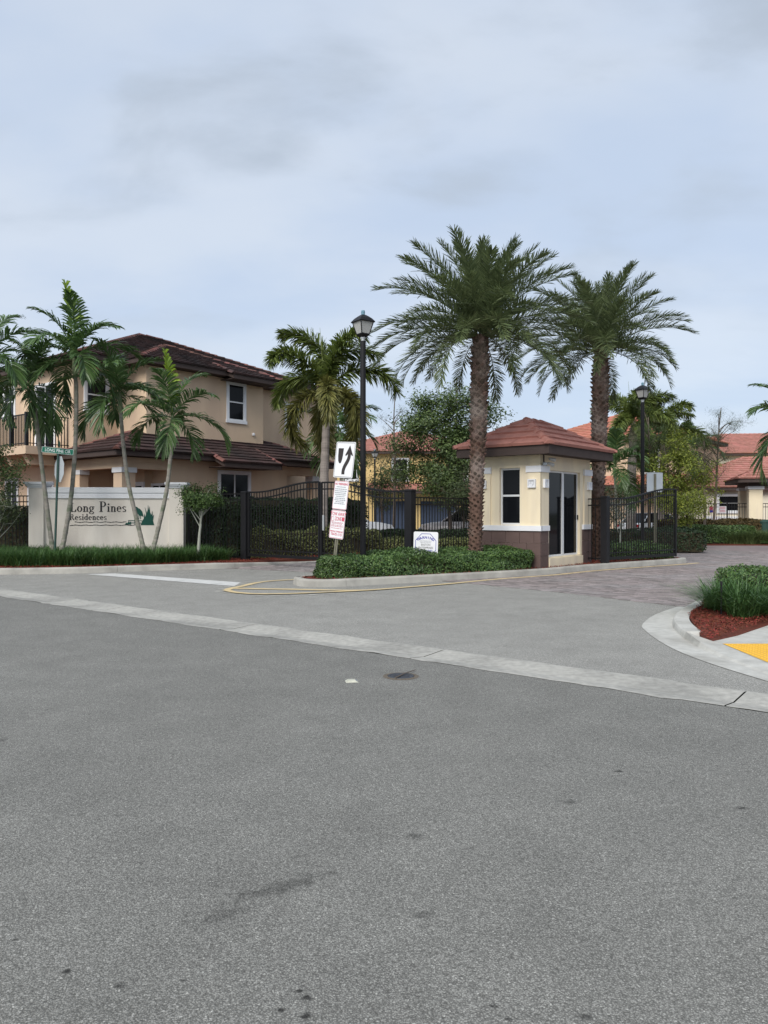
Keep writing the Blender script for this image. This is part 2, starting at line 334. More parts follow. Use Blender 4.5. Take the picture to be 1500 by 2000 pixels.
    def build(self, name, material, parent=None, off=None, smooth=False):
        if off is not None: self.V = [np.concatenate(self.V) - np.asarray(off, float)]
        return link(name, self.mesh(name, material, smooth), parent)

def link(name, me, parent=None, loc=(0, 0, 0), rot=(0, 0, 0), sc=None):
    o = bpy.data.objects.new(name, me); COL.objects.link(o); o.location = loc; o.rotation_euler = rot
    if sc is not None: o.scale = sc if hasattr(sc, '__len__') else (sc, sc, sc)
    if parent is not None: o.parent = parent
    return o
def thing(name, label, cat, loc=(0, 0, 0), rz=0.0, group=None, rot=None):
    o = bpy.data.objects.new(name, None); COL.objects.link(o); o.location = loc; o.rotation_euler = rot or (0, 0, rz); o.empty_display_size = .2
    return tag(o, label, cat, group)
def tag(o, label, cat=None, group=None, kind=None):
    o['label'] = label
    if cat: o['category'] = cat
    if group: o['group'] = group
    if kind: o['kind'] = kind
    return o
def structure(o, label=None):
    o['kind'] = 'structure'
    if label: o['label'] = label
    return o
def text(body, size, loc, rot, m, parent, name='lettering', align='CENTER', sx=1.0, ext=.0008, bold=0.0):
    c = bpy.data.curves.new(name, 'FONT'); c.body = body; c.size = size; c.align_x = align; c.align_y = 'CENTER'; c.extrude = ext; c.offset = bold
    c.materials.append(m); tmp = bpy.data.objects.new('tmp_text', c); COL.objects.link(tmp); bpy.context.view_layer.update()
    me = bpy.data.meshes.new_from_object(tmp.evaluated_get(bpy.context.evaluated_depsgraph_get())); me.name = name; bpy.data.objects.remove(tmp); bpy.data.curves.remove(c)
    if not me.materials: me.materials.append(m)
    o = bpy.data.objects.new(name, me); COL.objects.link(o); o.parent = parent; o.location = loc; o.rotation_euler = rot; o.scale = (sx, 1, 1)
    return o
def smooth_line(pts, n=6):
    p = np.asarray(pts, float); q = np.vstack([2 * p[0] - p[1], p, 2 * p[-1] - p[-2]]); o = []
    for i in range(1, len(q) - 2):
        for t in np.arange(n) / n:
            a, b, c, d = q[i - 1:i + 3]
            o.append(.5 * (2 * b + (c - a) * t + (2 * a - 5 * b + 4 * c - d) * t * t + (3 * b - a - 3 * c + d) * t ** 3))
    o.append(p[-1]); return np.array(o)
def offset_line(p, d):
    p = np.asarray(p, float)[:, :2]; t = np.gradient(p, axis=0); t /= np.linalg.norm(t, axis=1)[:, None]
    return p + d * np.stack([-t[:, 1], t[:, 0]], 1)
def inside(poly, P):
    poly = np.asarray(poly)[:, :2]; c = np.zeros(len(P), bool); x, y = P[:, 0], P[:, 1]; j = len(poly) - 1
    for i in range(len(poly)):
        a, b = poly[i], poly[j]
        k = ((a[1] > y) != (b[1] > y)) & (x < (b[0] - a[0]) * (y - a[1]) / (b[1] - a[1] + 1e-12) + a[0]); c ^= k; j = i
    return c
def edge_dist(poly, P):
    poly = np.asarray(poly)[:, :2]; d = np.full(len(P), 1e9)
    for i in range(len(poly)):
        a, b = poly[i - 1], poly[i]; ab = b - a; t = np.clip(((P - a) @ ab) / (ab @ ab + 1e-12), 0, 1)
        d = np.minimum(d, np.linalg.norm(P - a - t[:, None] * ab, axis=1))
    return d
def sample_poly(poly, n):
    poly = np.asarray(poly)[:, :2]; lo, hi = poly.min(0), poly.max(0); out = []; got = 0
    while got < n:
        P = lo + rng.random((n * 2, 2)) * (hi - lo); P = P[inside(poly, P)]; out.append(P); got += len(P)
    return np.concatenate(out)[:n]
def nrm(a): return a / (np.linalg.norm(a, axis=-1, keepdims=True) + 1e-9)

def leaves(mb, C, Nrm, length, width, jitter=.6):
    """one folded diamond leaf at each centre C, facing roughly Nrm"""
    n = len(C); Nn = nrm(Nrm + jitter * rng.normal(size=(n, 3))); T = nrm(np.cross(Nn, rng.normal(size=(n, 3)))); B = np.cross(Nn, T)
    L = length * rng.uniform(.7, 1.25, (n, 1)); Wd = width * rng.uniform(.75, 1.2, (n, 1))
    v = np.stack([C - T * L * .5, C + B * Wd * .5 + Nn * Wd * .18 - T * L * .03, C + T * L * .5, C - B * Wd * .5 + Nn * Wd * .18 - T * L * .03], 1)
    return mb.add(v.reshape(-1, 3), np.arange(4 * n).reshape(n, 4))
def blades(mb, P, length, width, spread=.7, droop=.8, up=1.0):
    """curved grass blades, three segments each"""
    n = len(P); az = rng.random(n) * 2 * math.pi; H = np.stack([np.cos(az), np.sin(az), np.zeros(n)], 1); S = np.stack([-np.sin(az), np.cos(az), np.zeros(n)], 1)
    L = (length * rng.uniform(.55, 1.2, n))[:, None]; lean = (spread * rng.random(n))[:, None]; dr = (droop * rng.uniform(.3, 1.2, n))[:, None]; Wd = (width * rng.uniform(.7, 1.2, n))[:, None]
    rows = []
    for t, w in ((0, 1.0), (.4, .9), (.75, .6), (1.0, .06)):
        p = P + H * (lean * t + dr * t * t * .55) * L + np.array((0, 0, 1.0)) * up * (t - dr * .42 * t * t * t) * L * np.sqrt(np.maximum(1 - .35 * lean ** 2, .2))
        rows += [p - S * Wd * w * .5, p + S * Wd * w * .5]
    v = np.stack(rows, 1).reshape(-1, 3); b = np.arange(n)[:, None] * 8
    f = np.concatenate([b + np.array([[0, 1, 3, 2]]), b + np.array([[2, 3, 5, 4]]), b + np.array([[4, 5, 7, 6]])])
    return mb.add(v, f)

# ------------------------------------------------------------------ ground, street, drive
g = MB().sheet([(-900, -300, -.06), (900, -300, -.06), (900, 2500, -.06), (-900, 2500, -.06)]).build('ground', M['lawn']); structure(g, 'planted ground around the houses')
r = MB().sheet([W(-70, -45), W(60, -45), W(60, -.62), W(-70, -.62)]).build('road', M['asphalt']); structure(r, 'grey asphalt street in the foreground')
gu = structure(bpy.data.objects.new('valley_gutter', None), 'pale concrete valley gutter crossing the entrance'); COL.objects.link(gu)
cuts = [-70]
_sx = -30.0
while _sx < 30: cuts.append(_sx); _sx += 3.05
cuts = [c + .35 for c in cuts] + [60]
for a, b in zip(cuts[:-1], cuts[1:]):
    prof = [(-.63, .004), (-.60, .006), (-.40, -.012), (-.385, -.015), (-.05, .006), (.012, .006)]; ks = max(2, int((b - a) / .15))
    mbx = MB(); ss = np.linspace(a + .007, b - .007, ks); V = []
    for s_ in ss:
        for k, (n_, z_) in enumerate(prof):
            jn = .014 * math.sin(s_ * 5.1 + k) + rng.normal() * .011 if k in (0, 5) else rng.normal() * .004
            V.append(W(s_, n_ + jn, z_))
    np_ = len(prof); F = [(i * np_ + j, (i + 1) * np_ + j, (i + 1) * np_ + j + 1, i * np_ + j + 1) for i in range(ks - 1) for j in range(np_ - 1)]
    mbx.add(V, F).build('gutter_slab', M['concrete'], gu)
dv = MB().sheet([W(-40, 0), W(40, 0), W(40, 60), W(-40, 60)]).build('driveway', M['apron']); structure(dv, 'weathered asphalt apron between the gutter and the pavers')

# painted lines -------------------------------------------------
def ribbon(pts, w, z, jag=0.0):
    p = np.asarray(pts, float)[:, :2]; a = offset_line(p, w / 2); b = offset_line(p, -w / 2); n = len(p)
    if jag: a = a + rng.normal(size=a.shape) * jag; b = b + rng.normal(size=b.shape) * jag
    V = [(x, y, z) for x, y in a] + [(x, y, z) for x, y in b]
    return MB().add(V, [(i, n + i, n + i + 1, i + 1) for i in range(n - 1)])
sb = [G(168, 1121.8), G(224, 1120.3), G(470, 1138), G(458, 1145)]
structure(MB().sheet([(x, y, .005) for x, y, _ in sb]).build('stop_line', M['whitepaint']), 'white stop line painted across the exit lane')
yl = structure(bpy.data.objects.new('median_marking', None), 'worn yellow lines tapering round the planted island'); COL.objects.link(yl)
near = smooth_line([G(u, v) for u, v in ((441, 1153.6), (460, 1158), (500, 1161), (560, 1160.6), (620, 1158.4), (720, 1153.6), (800, 1147.5), (880, 1141))], 6)
ker = [W(-3.20, 7.9), W(-2.74, 9.74), W(-2.50, 11.76), W(-1.62, 15.4), W(-1.45, 16.3)]
ribbon(np.vstack([near, smooth_line([near[-1]] + [k for k in ker], 5)[1:]]), .15, .0155, .003).build('painted_line', M['yellowpaint'], yl)
ribbon(smooth_line([G(u, v) for u, v in ((443, 1153), (452, 1149.5), (470, 1146), (506, 1138), (540, 1134.4), (578, 1132.2), (604, 1128))], 6), .15, .0095, .003).build('painted_line', M['yellowpaint'], yl)
ribbon(smooth_line([G(u, v) for u, v in ((458, 1149.8), (560, 1151.5), (660, 1153.4), (720, 1153.4))], 4), .2, .010, .003).build('painted_line', M['yellowpaint'], yl)
for u, v in ((440, 1158), (428, 1155), (432, 1150), (446, 1146), (460, 1143), (474, 1140), (486, 1137.5), (455, 1161.5), (507, 1164), (540, 1164.3), (577, 1163.6), (612, 1162), (650, 1160), (682, 1158)):
    x, y, _ = G(u, v); k = 7; an = np.sort(rng.random(k)) * 6.28
    MB().sheet([(x + .12 * math.cos(a) * rng.uniform(.6, 1.2), y + .09 * math.sin(a) * rng.uniform(.6, 1.2), .0045) for a in an]).build('paint_flake', M['concrete'], yl)

# pavers --------------------------------------------------------
def paver_edge(s):                 # where the paving starts, measured along the two lanes
    return s
pv_poly_sn = [(-10.55, 6.35), (-8.2, 6.75), (-6.0, 7.0), (-3.3, 6.75), (toSN(*G(919, 1140)[:2])), (toSN(*G(1120, 1160)[:2])), (toSN(*G(1324, 1184.5)[:2])), (1.6, 5.9), (1.64, 6.4), (1.75, 30), (-10.45, 30)]
pv_world = [W(*p, .006) for p in pv_poly_sn] 
pvb = MB().sheet([W(*p, .003) for p in pv_poly_sn]).build('paver_drive', M['grout']); structure(pvb, 'red grey brick paver drive through the gates')
far_pv = MB().sheet([(-3, 24, .004), (4, 19, .004), (9, 15.5, .004), (45, 15.5, .004), (45, 34.3, .004), (-3, 34.3, .004)])
def paver_block(s0, s1, n0, n1, poly):
    pl, pw, gp = .205, .105, .005
    ns = int((s1 - s0) / pl); nn = int((n1 - n0) / pw)
    I, J = np.meshgrid(np.arange(ns), np.arange(nn)); I = I.ravel(); J = J.ravel()
    S = s0 + I * pl + (J % 2) * pl / 2; Nn = n0 + J * pw
    c = np.stack([S + pl / 2, Nn + pw / 2], 1); ok = inside(np.array(poly), c); S, Nn = S[ok], Nn[ok]; n = len(S)
    zt = .010 + rng.normal(size=n) * .0012; tx = rng.normal(size=n) * .0012; ty = rng.normal(size=n) * .0012
    def pt(ds, dn, top, inset=0.0):
        s = S + ds * (pl - gp) + (inset if ds == 0 else -inset); q = Nn + dn * (pw - gp) + (inset if dn == 0 else -inset)
        z = (zt + (ds - .5) * tx + (dn - .5) * ty) if top else np.full(n, .0035)
        if inset == 0 and top: z = z - .003
        return np.stack([O0[0] + s * ES[0] + q * EN[0], O0[1] + s * ES[1] + q * EN[1], z], 1)
    cs = [(0, 0), (1, 0), (1, 1), (0, 1)]
    v = np.stack([pt(a, b, False) for a, b in cs] + [pt(a, b, True, .006) for a, b in cs], 1).reshape(-1, 3)
    b = np.arange(n)[:, None] * 8
    f = np.concatenate([b + np.array([q]) for q in ((4, 5, 6, 7), (0, 1, 5, 4), (1, 2, 6, 5), (2, 3, 7, 6), (3, 0, 4, 7))])
    return MB().add(v, f)
isl_sn = [(-6.0, 4.35), (-5.44, 4.05), (-4.9, 4.35), (-4.5, 5.3), (-3.57, 7.83), (-2.97, 9.74), (-2.73, 11.76), (-1.85, 15.6), (-1.95, 16.5), (-3.2, 16.9), (-5.2, 16.7), (-6.05, 15.8), (-6.1, 7), (-6.12, 5.2)]
pav_o = paver_block(-10.55, 24, 3.6, 27, [(-10.55, 6.35), (-8.2, 6.75), (-6.0, 7.0), (-3.3, 6.75), toSN(*G(919, 1140)[:2]), toSN(*G(1120, 1160)[:2]), toSN(*G(1324, 1184.5)[:2]), (1.62, 5.9), (1.66, 6.4), (1.85, 12.8), (5, 13.4), (22, 11), (24, 20), (-10.45, 26)]).build('pavers', M['paver'], pvb)
pav_o['kind'] = 'stuff'; pav_o['label'] = 'interlocking brick pavers laid in running bond'
structure(far_pv.build('far_drive', mat('far_paving', (0.245, 0.20, 0.193), .9, .12, 1.5)), 'paved turning area beyond the gates')

# kerbs ---------------------------------------------------------
def kerb(pts_sn, label, h=lambda t: .15, sec=3.05, material='kerb', wd=.15, n=8, first=1.2):
    p = smooth_line([W(*q)[:2] for q in pts_sn], n); root = structure(bpy.data.objects.new('kerb', None), label); COL.objects.link(root)
    d = np.concatenate([[0], np.cumsum(np.linalg.norm(np.diff(p, axis=0), axis=1))]); Lt = d[-1]; a = 0.0; b = min(first, Lt)
    t = np.gradient(p, axis=0); t /= np.linalg.norm(t, axis=1)[:, None]; nl = np.stack([-t[:, 1], t[:, 0]], 1)
    while a < Lt - .05:
        ds = np.unique(np.concatenate([[a + .003], d[(d > a + .01) & (d < b - .01)], [b - .003]])); V = []
        for q in ds:
            x = np.array([np.interp(q, d, p[:, k]) for k in (0, 1)]); nn = np.array([np.interp(q, d, nl[:, k]) for k in (0, 1)]); hh = h(q / Lt)
            for o_, z_ in ((-.0, -.03), (.02, hh - .035), (.032, hh - .012), (.055, hh), (wd, hh), (wd, -.03)): V.append((*(x + nn * o_), z_))
        m = len(ds); F = [(i * 6 + j, i * 6 + j + 1, (i + 1) * 6 + j + 1, (i + 1) * 6 + j) for i in range(m - 1) for j in range(5)] + [tuple(range(5, -1, -1)), tuple(range((m - 1) * 6, m * 6))]
        MB().add(V, F).build('kerb_section', M[material], root); a, b = b, min(b + sec, Lt)
    return p
kl_sn = [(-42, .7), (-25, .7), (-17, .72), (-14.6, .95), (-13.15, 1.58), (-12.03, 2.94), (-11.35, 4.5), (-10.8, 5.7), (-10.55, 6.6), (-10.5, 9), (-10.45, 16)]
kerb(kl_sn, 'low concrete kerb curving round the sign bed', lambda t: .15 if t < .775 else max(.03, .15 - (t - .775) * 1.6))
ki = kerb(isl_sn[:1] + isl_sn[1:] + isl_sn[:1], 'concrete kerb ring round the planted guardhouse island', first=1.6)
kr_sn = [toSN(*G(u, v)[:2]) for u, v in ((1720, 1372), (1600, 1347), (1500, 1319), (1400, 1282), (1338, 1250), (1312, 1223), (1320, 1204), (1345, 1188))] + [(1.66, 6.3), (1.7, 9), (1.85, 12.2), (2.9, 13.2), (6, 13.4), (14, 12.4)]
_kp = smooth_line([W(*q)[:2] for q in kr_sn[::-1]], 8); _kd = np.concatenate([[0], np.cumsum(np.linalg.norm(np.diff(_kp, axis=0), axis=1))])
_i0 = int(np.argmin(np.linalg.norm(_kp - np.array(G(1334, 1247)[:2]), axis=1))); _t0 = _kd[_i0] / _kd[-1]
def kr_h(t): return .085 if t < _t0 else max(-.04, .085 - (t - _t0) * _kd[-1] * 1.0)
kr = kerb(kr_sn[::-1], 'pale new concrete kerb turning into the drive', kr_h, material='newconc', wd=.22)
pan_out = smooth_line([G(u, v)[:2] for u, v in ((1720, 1395), (1600, 1364), (1500, 1332), (1400, 1301), (1330, 1275), (1288, 1253), (1260, 1232), (1255, 1220), (1280, 1201), (1324, 1185))], 6)
pan_in = smooth_line([G(u, v)[:2] for u, v in ((1725, 1372), (1602, 1346), (1502, 1318), (1402, 1281), (1340, 1249), (1330, 1240), (1314, 1223), (1316, 1212), (1322, 1203), (1347, 1187))], 6)
npn = min(len(pan_out), len(pan_in)); po = structure(bpy.data.objects.new('gutter_pan', None), 'pale concrete gutter pan along the curved kerb'); COL.objects.link(po)
for a in range(0, npn - 1, 9):
    b = min(a + 9, npn - 1); V = []
    for i in range(a, b + 1):
        o_, n_ = pan_out[i], pan_in[i]; mid = o_ * .35 + n_ * .65
        V += [(*o_, .006), (*mid, .0055), (*n_, .005)]
    MB().add(V, [(i * 3 + j, i * 3 + 3 + j, i * 3 + 4 + j, i * 3 + 1 + j) for i in range(b - a) for j in range(2)]).build('pan_slab', M['newconc'], po)

# beds ----------------------------------------------------------
def bed(name, poly, label, z=.125):
    o = MB().prism([p[:2] for p in poly], -.03, z).build(name, M['mulch']); structure(o, label); return o
left_bed = [W(s, n + .1) if i < 4 else W(s - .12, n + .02) for i, (s, n) in enumerate(kl_sn)] + [W(-10.6, 26), W(-42, 26)]
bed('left_bed', left_bed, 'red mulch bed along the sign wall and gate')
isl_w = np.array([W(*p)[:2] for p in isl_sn]); isl_c = isl_w.mean(0)
isl_sm = smooth_line(list(isl_w) + [isl_w[0]], 6)[:-1]
isl_in = offset_line(isl_sm, .13)
bed('island_bed', [tuple(p) for p in isl_in], 'red mulch filling the guardhouse island')
rb = [p for p in offset_line(kr, .13)]
mulch_r = [G(1343, 1202, .13)[:2], G(1354, 1218, .13)[:2], G(1364, 1233, .13)[:2], G(1376, 1248, .13)[:2], G(1392, 1252, .13)[:2], G(1440, 1236, .13)[:2], G(1497, 1217, .13)[:2], G(1800, 1140, .13)[:2], W(9, 12.6)[:2], W(5, 13.2)[:2], W(2.7, 13.0)[:2], W(1.98, 12.1)[:2], W(1.83, 9)[:2], W(1.79, 6.4)[:2]]
bed('far_bed', [(11.5, 34.4), (17.2, 34.2), (24, 33.6), (45, 33.6), (45, 50), (11.5, 50)], 'red mulch strip beyond the paved drive', .05)
_e0, _e1 = np.array(G(1408, 1257, .034)[:2]), np.array(G(1500, 1295, .034)[:2]); _ed = nrm(_e1 - _e0); _en = np.array((-_ed[1], _ed[0])); _en = _en if _en[1] > 0 else -_en
def ramp_z(p): return float(min(.062, .031 + .03 * max(0.0, (np.array(p[:2]) - _e0) @ _en)))
flow = [G(1332, 1246, .0), G(1362, 1265, .004), G(1400, 1282, .010), G(1450, 1301, .010), G(1500, 1319, .010), G(1620, 1353, .010), W(5.3, .22, .01), W(7, .12, .01), W(12, .1, .01), W(24, .1, .01)]
back = [G(1374, 1246, .09), G(1392, 1252, .058), G(1410, 1258, .035), G(1450, 1274.5, .03), G(1500, 1296, .03), G(1640, 1348, .03), W(5.7, .75, .035), W(7.2, .6, .05), W(12, .55, .05), W(24, .55, .05)]
V = []
for a, b, zb in zip(flow, back, (.092, .062, .03, .02, .018, .018, .02, .04, .045, .045)):
    a, b = np.array(a), np.array(b); V += [tuple(a - np.array((0, 0, .02))), (*(a + .2 * (b - a))[:2], zb), tuple(b)]
sw = MB().add(V, [(i * 3 + j, i * 3 + 3 + j, i * 3 + 4 + j, i * 3 + 1 + j) for i in range(len(flow) - 1) for j in range(2)]); swp = [back[1][:2], G(1440, 1237, .06)[:2], G(1497, 1218, .06)[:2], G(1800, 1141, .06)[:2], W(24, 4.2)[:2]] + [b[:2] for b in back[:1:-1]]
sw.add([(x, y, ramp_z((x, y)) if k else .055) for k, (x, y) in enumerate(swp)], [tuple(range(len(swp)))]); sw = sw.build('sidewalk', M['newconc']); structure(sw, 'pale concrete sidewalk ramp around the yellow pad')
mulch_r = [G(1343, 1202, .07)[:2], G(1354, 1218, .07)[:2], G(1364, 1233, .07)[:2]] + [back[0][:2], back[1][:2], G(1440, 1237, .06)[:2], G(1497, 1218, .06)[:2], G(1800, 1141, .06)[:2]] + mulch_r[8:]
n = len(mulch_r); _zt = [.078, .078, .078, .072, .058] + [ramp_z(p) + .006 for p in mulch_r[5:8]] + [.07] * (n - 8); V = [(*p, z) for p, z in zip(mulch_r, _zt)]; V += [(x, y, -.03) for x, y, _ in V]; _m = np.mean([p for p in (mulch_r[1], mulch_r[5], mulch_r[6], mulch_r[-1], mulch_r[-2])], axis=0); V.append((*_m, .11))
structure(MB().add(V, [(i, (i + 1) % n, 2 * n) for i in range(n)] + [(i, n + i, n + (i + 1) % n, (i + 1) % n) for i in range(n)]).build('right_bed', M['mulch']), 'red mulch bed at the corner beside the ramp')
_p0 = np.array(G(1411, 1257, .035)[:2]); tp0 = [tuple(_p0), tuple(_p0 + _ed * .75), tuple(_p0 + _ed * 1.5), tuple(_p0 + _ed * 1.5 + np.array((.95, .0))), tuple(_p0 + np.array((.95, .0)))]
tp = MB().sheet([(x, y, ramp_z((x, y)) + .004) for x, y in tp0]).build('tactile_pad', M['tactile']); tag(tp, 'yellow tactile warning pad with raised domes on the ramp', 'tactile paving')
P = np.array(tp0); lo, hi = P.min(0), P.max(0); xs, ys = np.meshgrid(np.arange(lo[0], hi[0], .06), np.arange(lo[1], hi[1], .06)); Q = np.stack([xs.ravel(), ys.ravel()], 1)
Q = Q[inside(P, Q)]; Q = Q[edge_dist(P, Q) > .025]; dm = MB()
for q in Q: zq = ramp_z(q) + .004; dm.lathe([(.014, zq - .002), (.012, zq + .005), (.006, zq + .0065), (.0005, zq + .0067)], 7, tuple(q))
dmo = dm.build('dome', M['tactile'], tp, smooth=True); dmo['kind'] = 'stuff'; dmo['label'] = 'rows of small truncated domes'

# mulch chips
def chips(poly, n, z, label, size=.055):
    P = sample_poly(poly, n); C = np.column_stack([P, z + .012 + rng.random(n) * .02]); mb = MB()
    leaves(mb, C, np.tile((0, 0, 1.0), (n, 1)), size, size * .3, .35)
    o = mb.build('mulch_chips', M['chip']); tag(o, label, 'mulch', kind='stuff')
chips(mulch_r[:8] + [G(1800, 1105, .08)[:2], G(1500, 1150, .08)[:2], G(1380, 1170, .08)[:2]], 14000, .078, 'loose red mulch chips at the ramp corner')
chips([tuple(p) for p in isl_in], 9000, .125, 'loose red mulch chips on the guardhouse island', .07)
chips([W(-14.8, 1.2)[:2], W(-13.2, 1.85)[:2], W(-12.1, 3.1)[:2], W(-11.45, 4.6)[:2], W(-10.7, 6.6)[:2], W(-10.65, 14)[:2], W(-12, 14)[:2], W(-12, 7)[:2], W(-13.5, 4)[:2], W(-16, 2)[:2]], 9000, .125, 'loose red mulch chips between kerb and sign bed', .07)

# ------------------------------------------------------------------ roofs
def clip_poly(poly, x0, x1, y0, y1):
    def cut(pts, f):
        o = []
        for i in range(len(pts)):
            a, b = pts[i - 1], pts[i]; fa, fb = f(a), f(b)
            if fb >= 0:
                if fa < 0: t = fa / (fa - fb); o.append((a[0] + (b[0] - a[0]) * t, a[1] + (b[1] - a[1]) * t))
                o.append(b)
            elif fa >= 0: t = fa / (fa - fb); o.append((a[0] + (b[0] - a[0]) * t, a[1] + (b[1] - a[1]) * t))
        return o
    for f in (lambda p: p[0] - x0, lambda p: x1 - p[0], lambda p: p[1] - y0, lambda p: y1 - p[1]):
        poly = cut(poly, f)
        if len(poly) < 3: return []
    return poly
def roof_plane(P3, parent, off, m, expo=.33, tw=.30, th=.035, pieces=False, name='roof_tile'):
    """tile one convex plane whose first edge is the eave"""
    P3 = [np.array(p, float) for p in P3]; o = P3[0]; ex = nrm(P3[1] - o); nz = nrm(np.cross(ex, P3[2] - o)); 
    if nz[2] < 0: nz = -nz
    ey = np.cross(nz, ex); ey = ey if ey[2] > 0 else -ey
    poly = [(float((p - o) @ ex), float((p - o) @ ey)) for p in P3]; H = max(p[1] for p in poly); xs = [p[0] for p in poly]; joined = MB()
    r = 0; y = -.03; 
    poly2 = [(p[0], p[1] - .03 if p[1] < 1e-6 else p[1]) for p in poly]
    while y < H - .02:
        x = min(xs) - tw * (.5 if r % 2 else 0) - .01
        while x < max(xs):
            q = clip_poly(poly2, x + .003, x + tw - .003, y, min(y + expo, H + .01)); x += tw
            if len(q) < 3: continue
            k = len(q); jz = rng.normal() * .0025
            hs = [th * (1 - .75 * (b - y) / expo) + .006 + jz for a, b in q]
            top = [o + ex * a + ey * b + nz * h for (a, b), h in zip(q, hs)]; bot = [o + ex * a + ey * b - nz * .012 for a, b in q]
            v = np.array(top + bot); F = [tuple(range(k))] + [(i, k + i, k + (i + 1) % k, (i + 1) % k) for i in range(k)]
            nn = np.cross(v[1] - v[0], v[2] - v[0])
            if nn @ nz < 0: F = [f[::-1] for f in F]
            if pieces: MB().add(v, F).build(name, m, parent, off)
            else: joined.add(v, F)
        y += expo; r += 1
    if not pieces:
        ob = joined.build(name + 's', m, parent, off); ob['kind'] = 'stuff'
    MB().add(np.array(P3) - nz * .014, [tuple(range(len(P3)))]).build('roof_deck', M['fascia'], parent, off)
def cap_line(a, b, parent, off, m, pieces=False, w=.13, ln=.38, name='hip_cap'):
    a, b = np.array(a, float), np.array(b, float); d = b - a; Lt = np.linalg.norm(d); t = d / Lt; side = nrm(np.cross(t, (0, 0, 1.0))); up = np.cross(side, t); k = max(1, int(Lt / ln)); J = MB()
    for i in range(k):
        p0 = a + t * (i * Lt / k - .03); p1 = a + t * ((i + 1) * Lt / k + .02); V = []
        for p, lift, ww in ((p0, .055, w), (p1, .022, w * .85)):
            for q, hh in ((-1, -.055), (-.55, .012), (0, .035), (.55, .012), (1, -.055)): V.append(p + side * ww * q + up * (hh + lift))
        F = [(j, j + 1, 6 + j, 5 + j) for j in range(4)] + [(4, 3, 2, 1, 0), (5, 6, 7, 8, 9)]
        if pieces: MB().add(V, F).build(name, m, parent, off)
        else: J.add(V, F)
    if not pieces: ob = J.build(name + 's', m, parent, off); ob['kind'] = 'stuff'
def hip_roof(parent, s0, s1, n0, n1, z, pitch, m, cap, off, pieces=False, fz=.2, expo=.33, tw=.30, sides='frbl', caps=True, th=.05):
    ws, wn_ = s1 - s0, n1 - n0
    if ws <= wn_: h = ws / 2; A = ((s0 + s1) / 2, n0 + h); B = ((s0 + s1) / 2, n1 - h)
    else: h = wn_ / 2; A = (s0 + h, (n0 + n1) / 2); B = (s1 - h, (n0 + n1) / 2)
    zr = z + h * pitch; A3, B3 = (*A, zr), (*B, zr); c = [(s0, n0, z), (s1, n0, z), (s1, n1, z), (s0, n1, z)]
    same = math.dist(A, B) < .02
    if ws <= wn_:
        pl = {'f': [c[0], c[1], A3], 'r': [c[1], c[2]] + ([A3] if same else [B3, A3]), 'b': [c[2], c[3], B3], 'l': [c[3], c[0]] + ([A3] if same else [A3, B3])}; hips = [(c[0], A3), (c[1], A3), (c[2], B3), (c[3], B3)]
    else:
        pl = {'f': [c[0], c[1], B3, A3], 'r': [c[1], c[2], B3], 'b': [c[2], c[3], A3, B3], 'l': [c[3], c[0], A3]}; hips = [(c[0], A3), (c[1], B3), (c[2], B3), (c[3], A3)]
    for k in sides: roof_plane(pl[k], parent, off, m, expo, tw, th, pieces=pieces)
    for k in 'frbl':
        if k not in sides: MB().add(pl[k], [tuple(range(len(pl[k])))]).build('roof_deck', m, parent, off)
    if caps:
        for a, b in hips: cap_line(a, b, parent, off, cap, pieces)
        if not same: cap_line(A3, B3, parent, off, cap, pieces, name='ridge_cap')
    e = .03
    mb = MB(); mb.box(s0 + e, s1 - e, n0 + e, n0 + e + .04, z - fz, z - .015); mb.box(s0 + e, s1 - e, n1 - e - .04, n1 - e, z - fz, z - .015)
    mb.box(s0 + e, s0 + e + .04, n0 + e + .041, n1 - e - .041, z - fz, z - .015); mb.box(s1 - e - .04, s1 - e, n0 + e + .041, n1 - e - .041, z - fz, z - .015)
    mb.build('fascia', M['fascia'], parent, off)
    MB().box(s0 + .075, s1 - .075, n0 + .075, n1 - .075, z - fz + .02, z - fz + .05).build('soffit', M['fascia'], parent, off)
    return zr

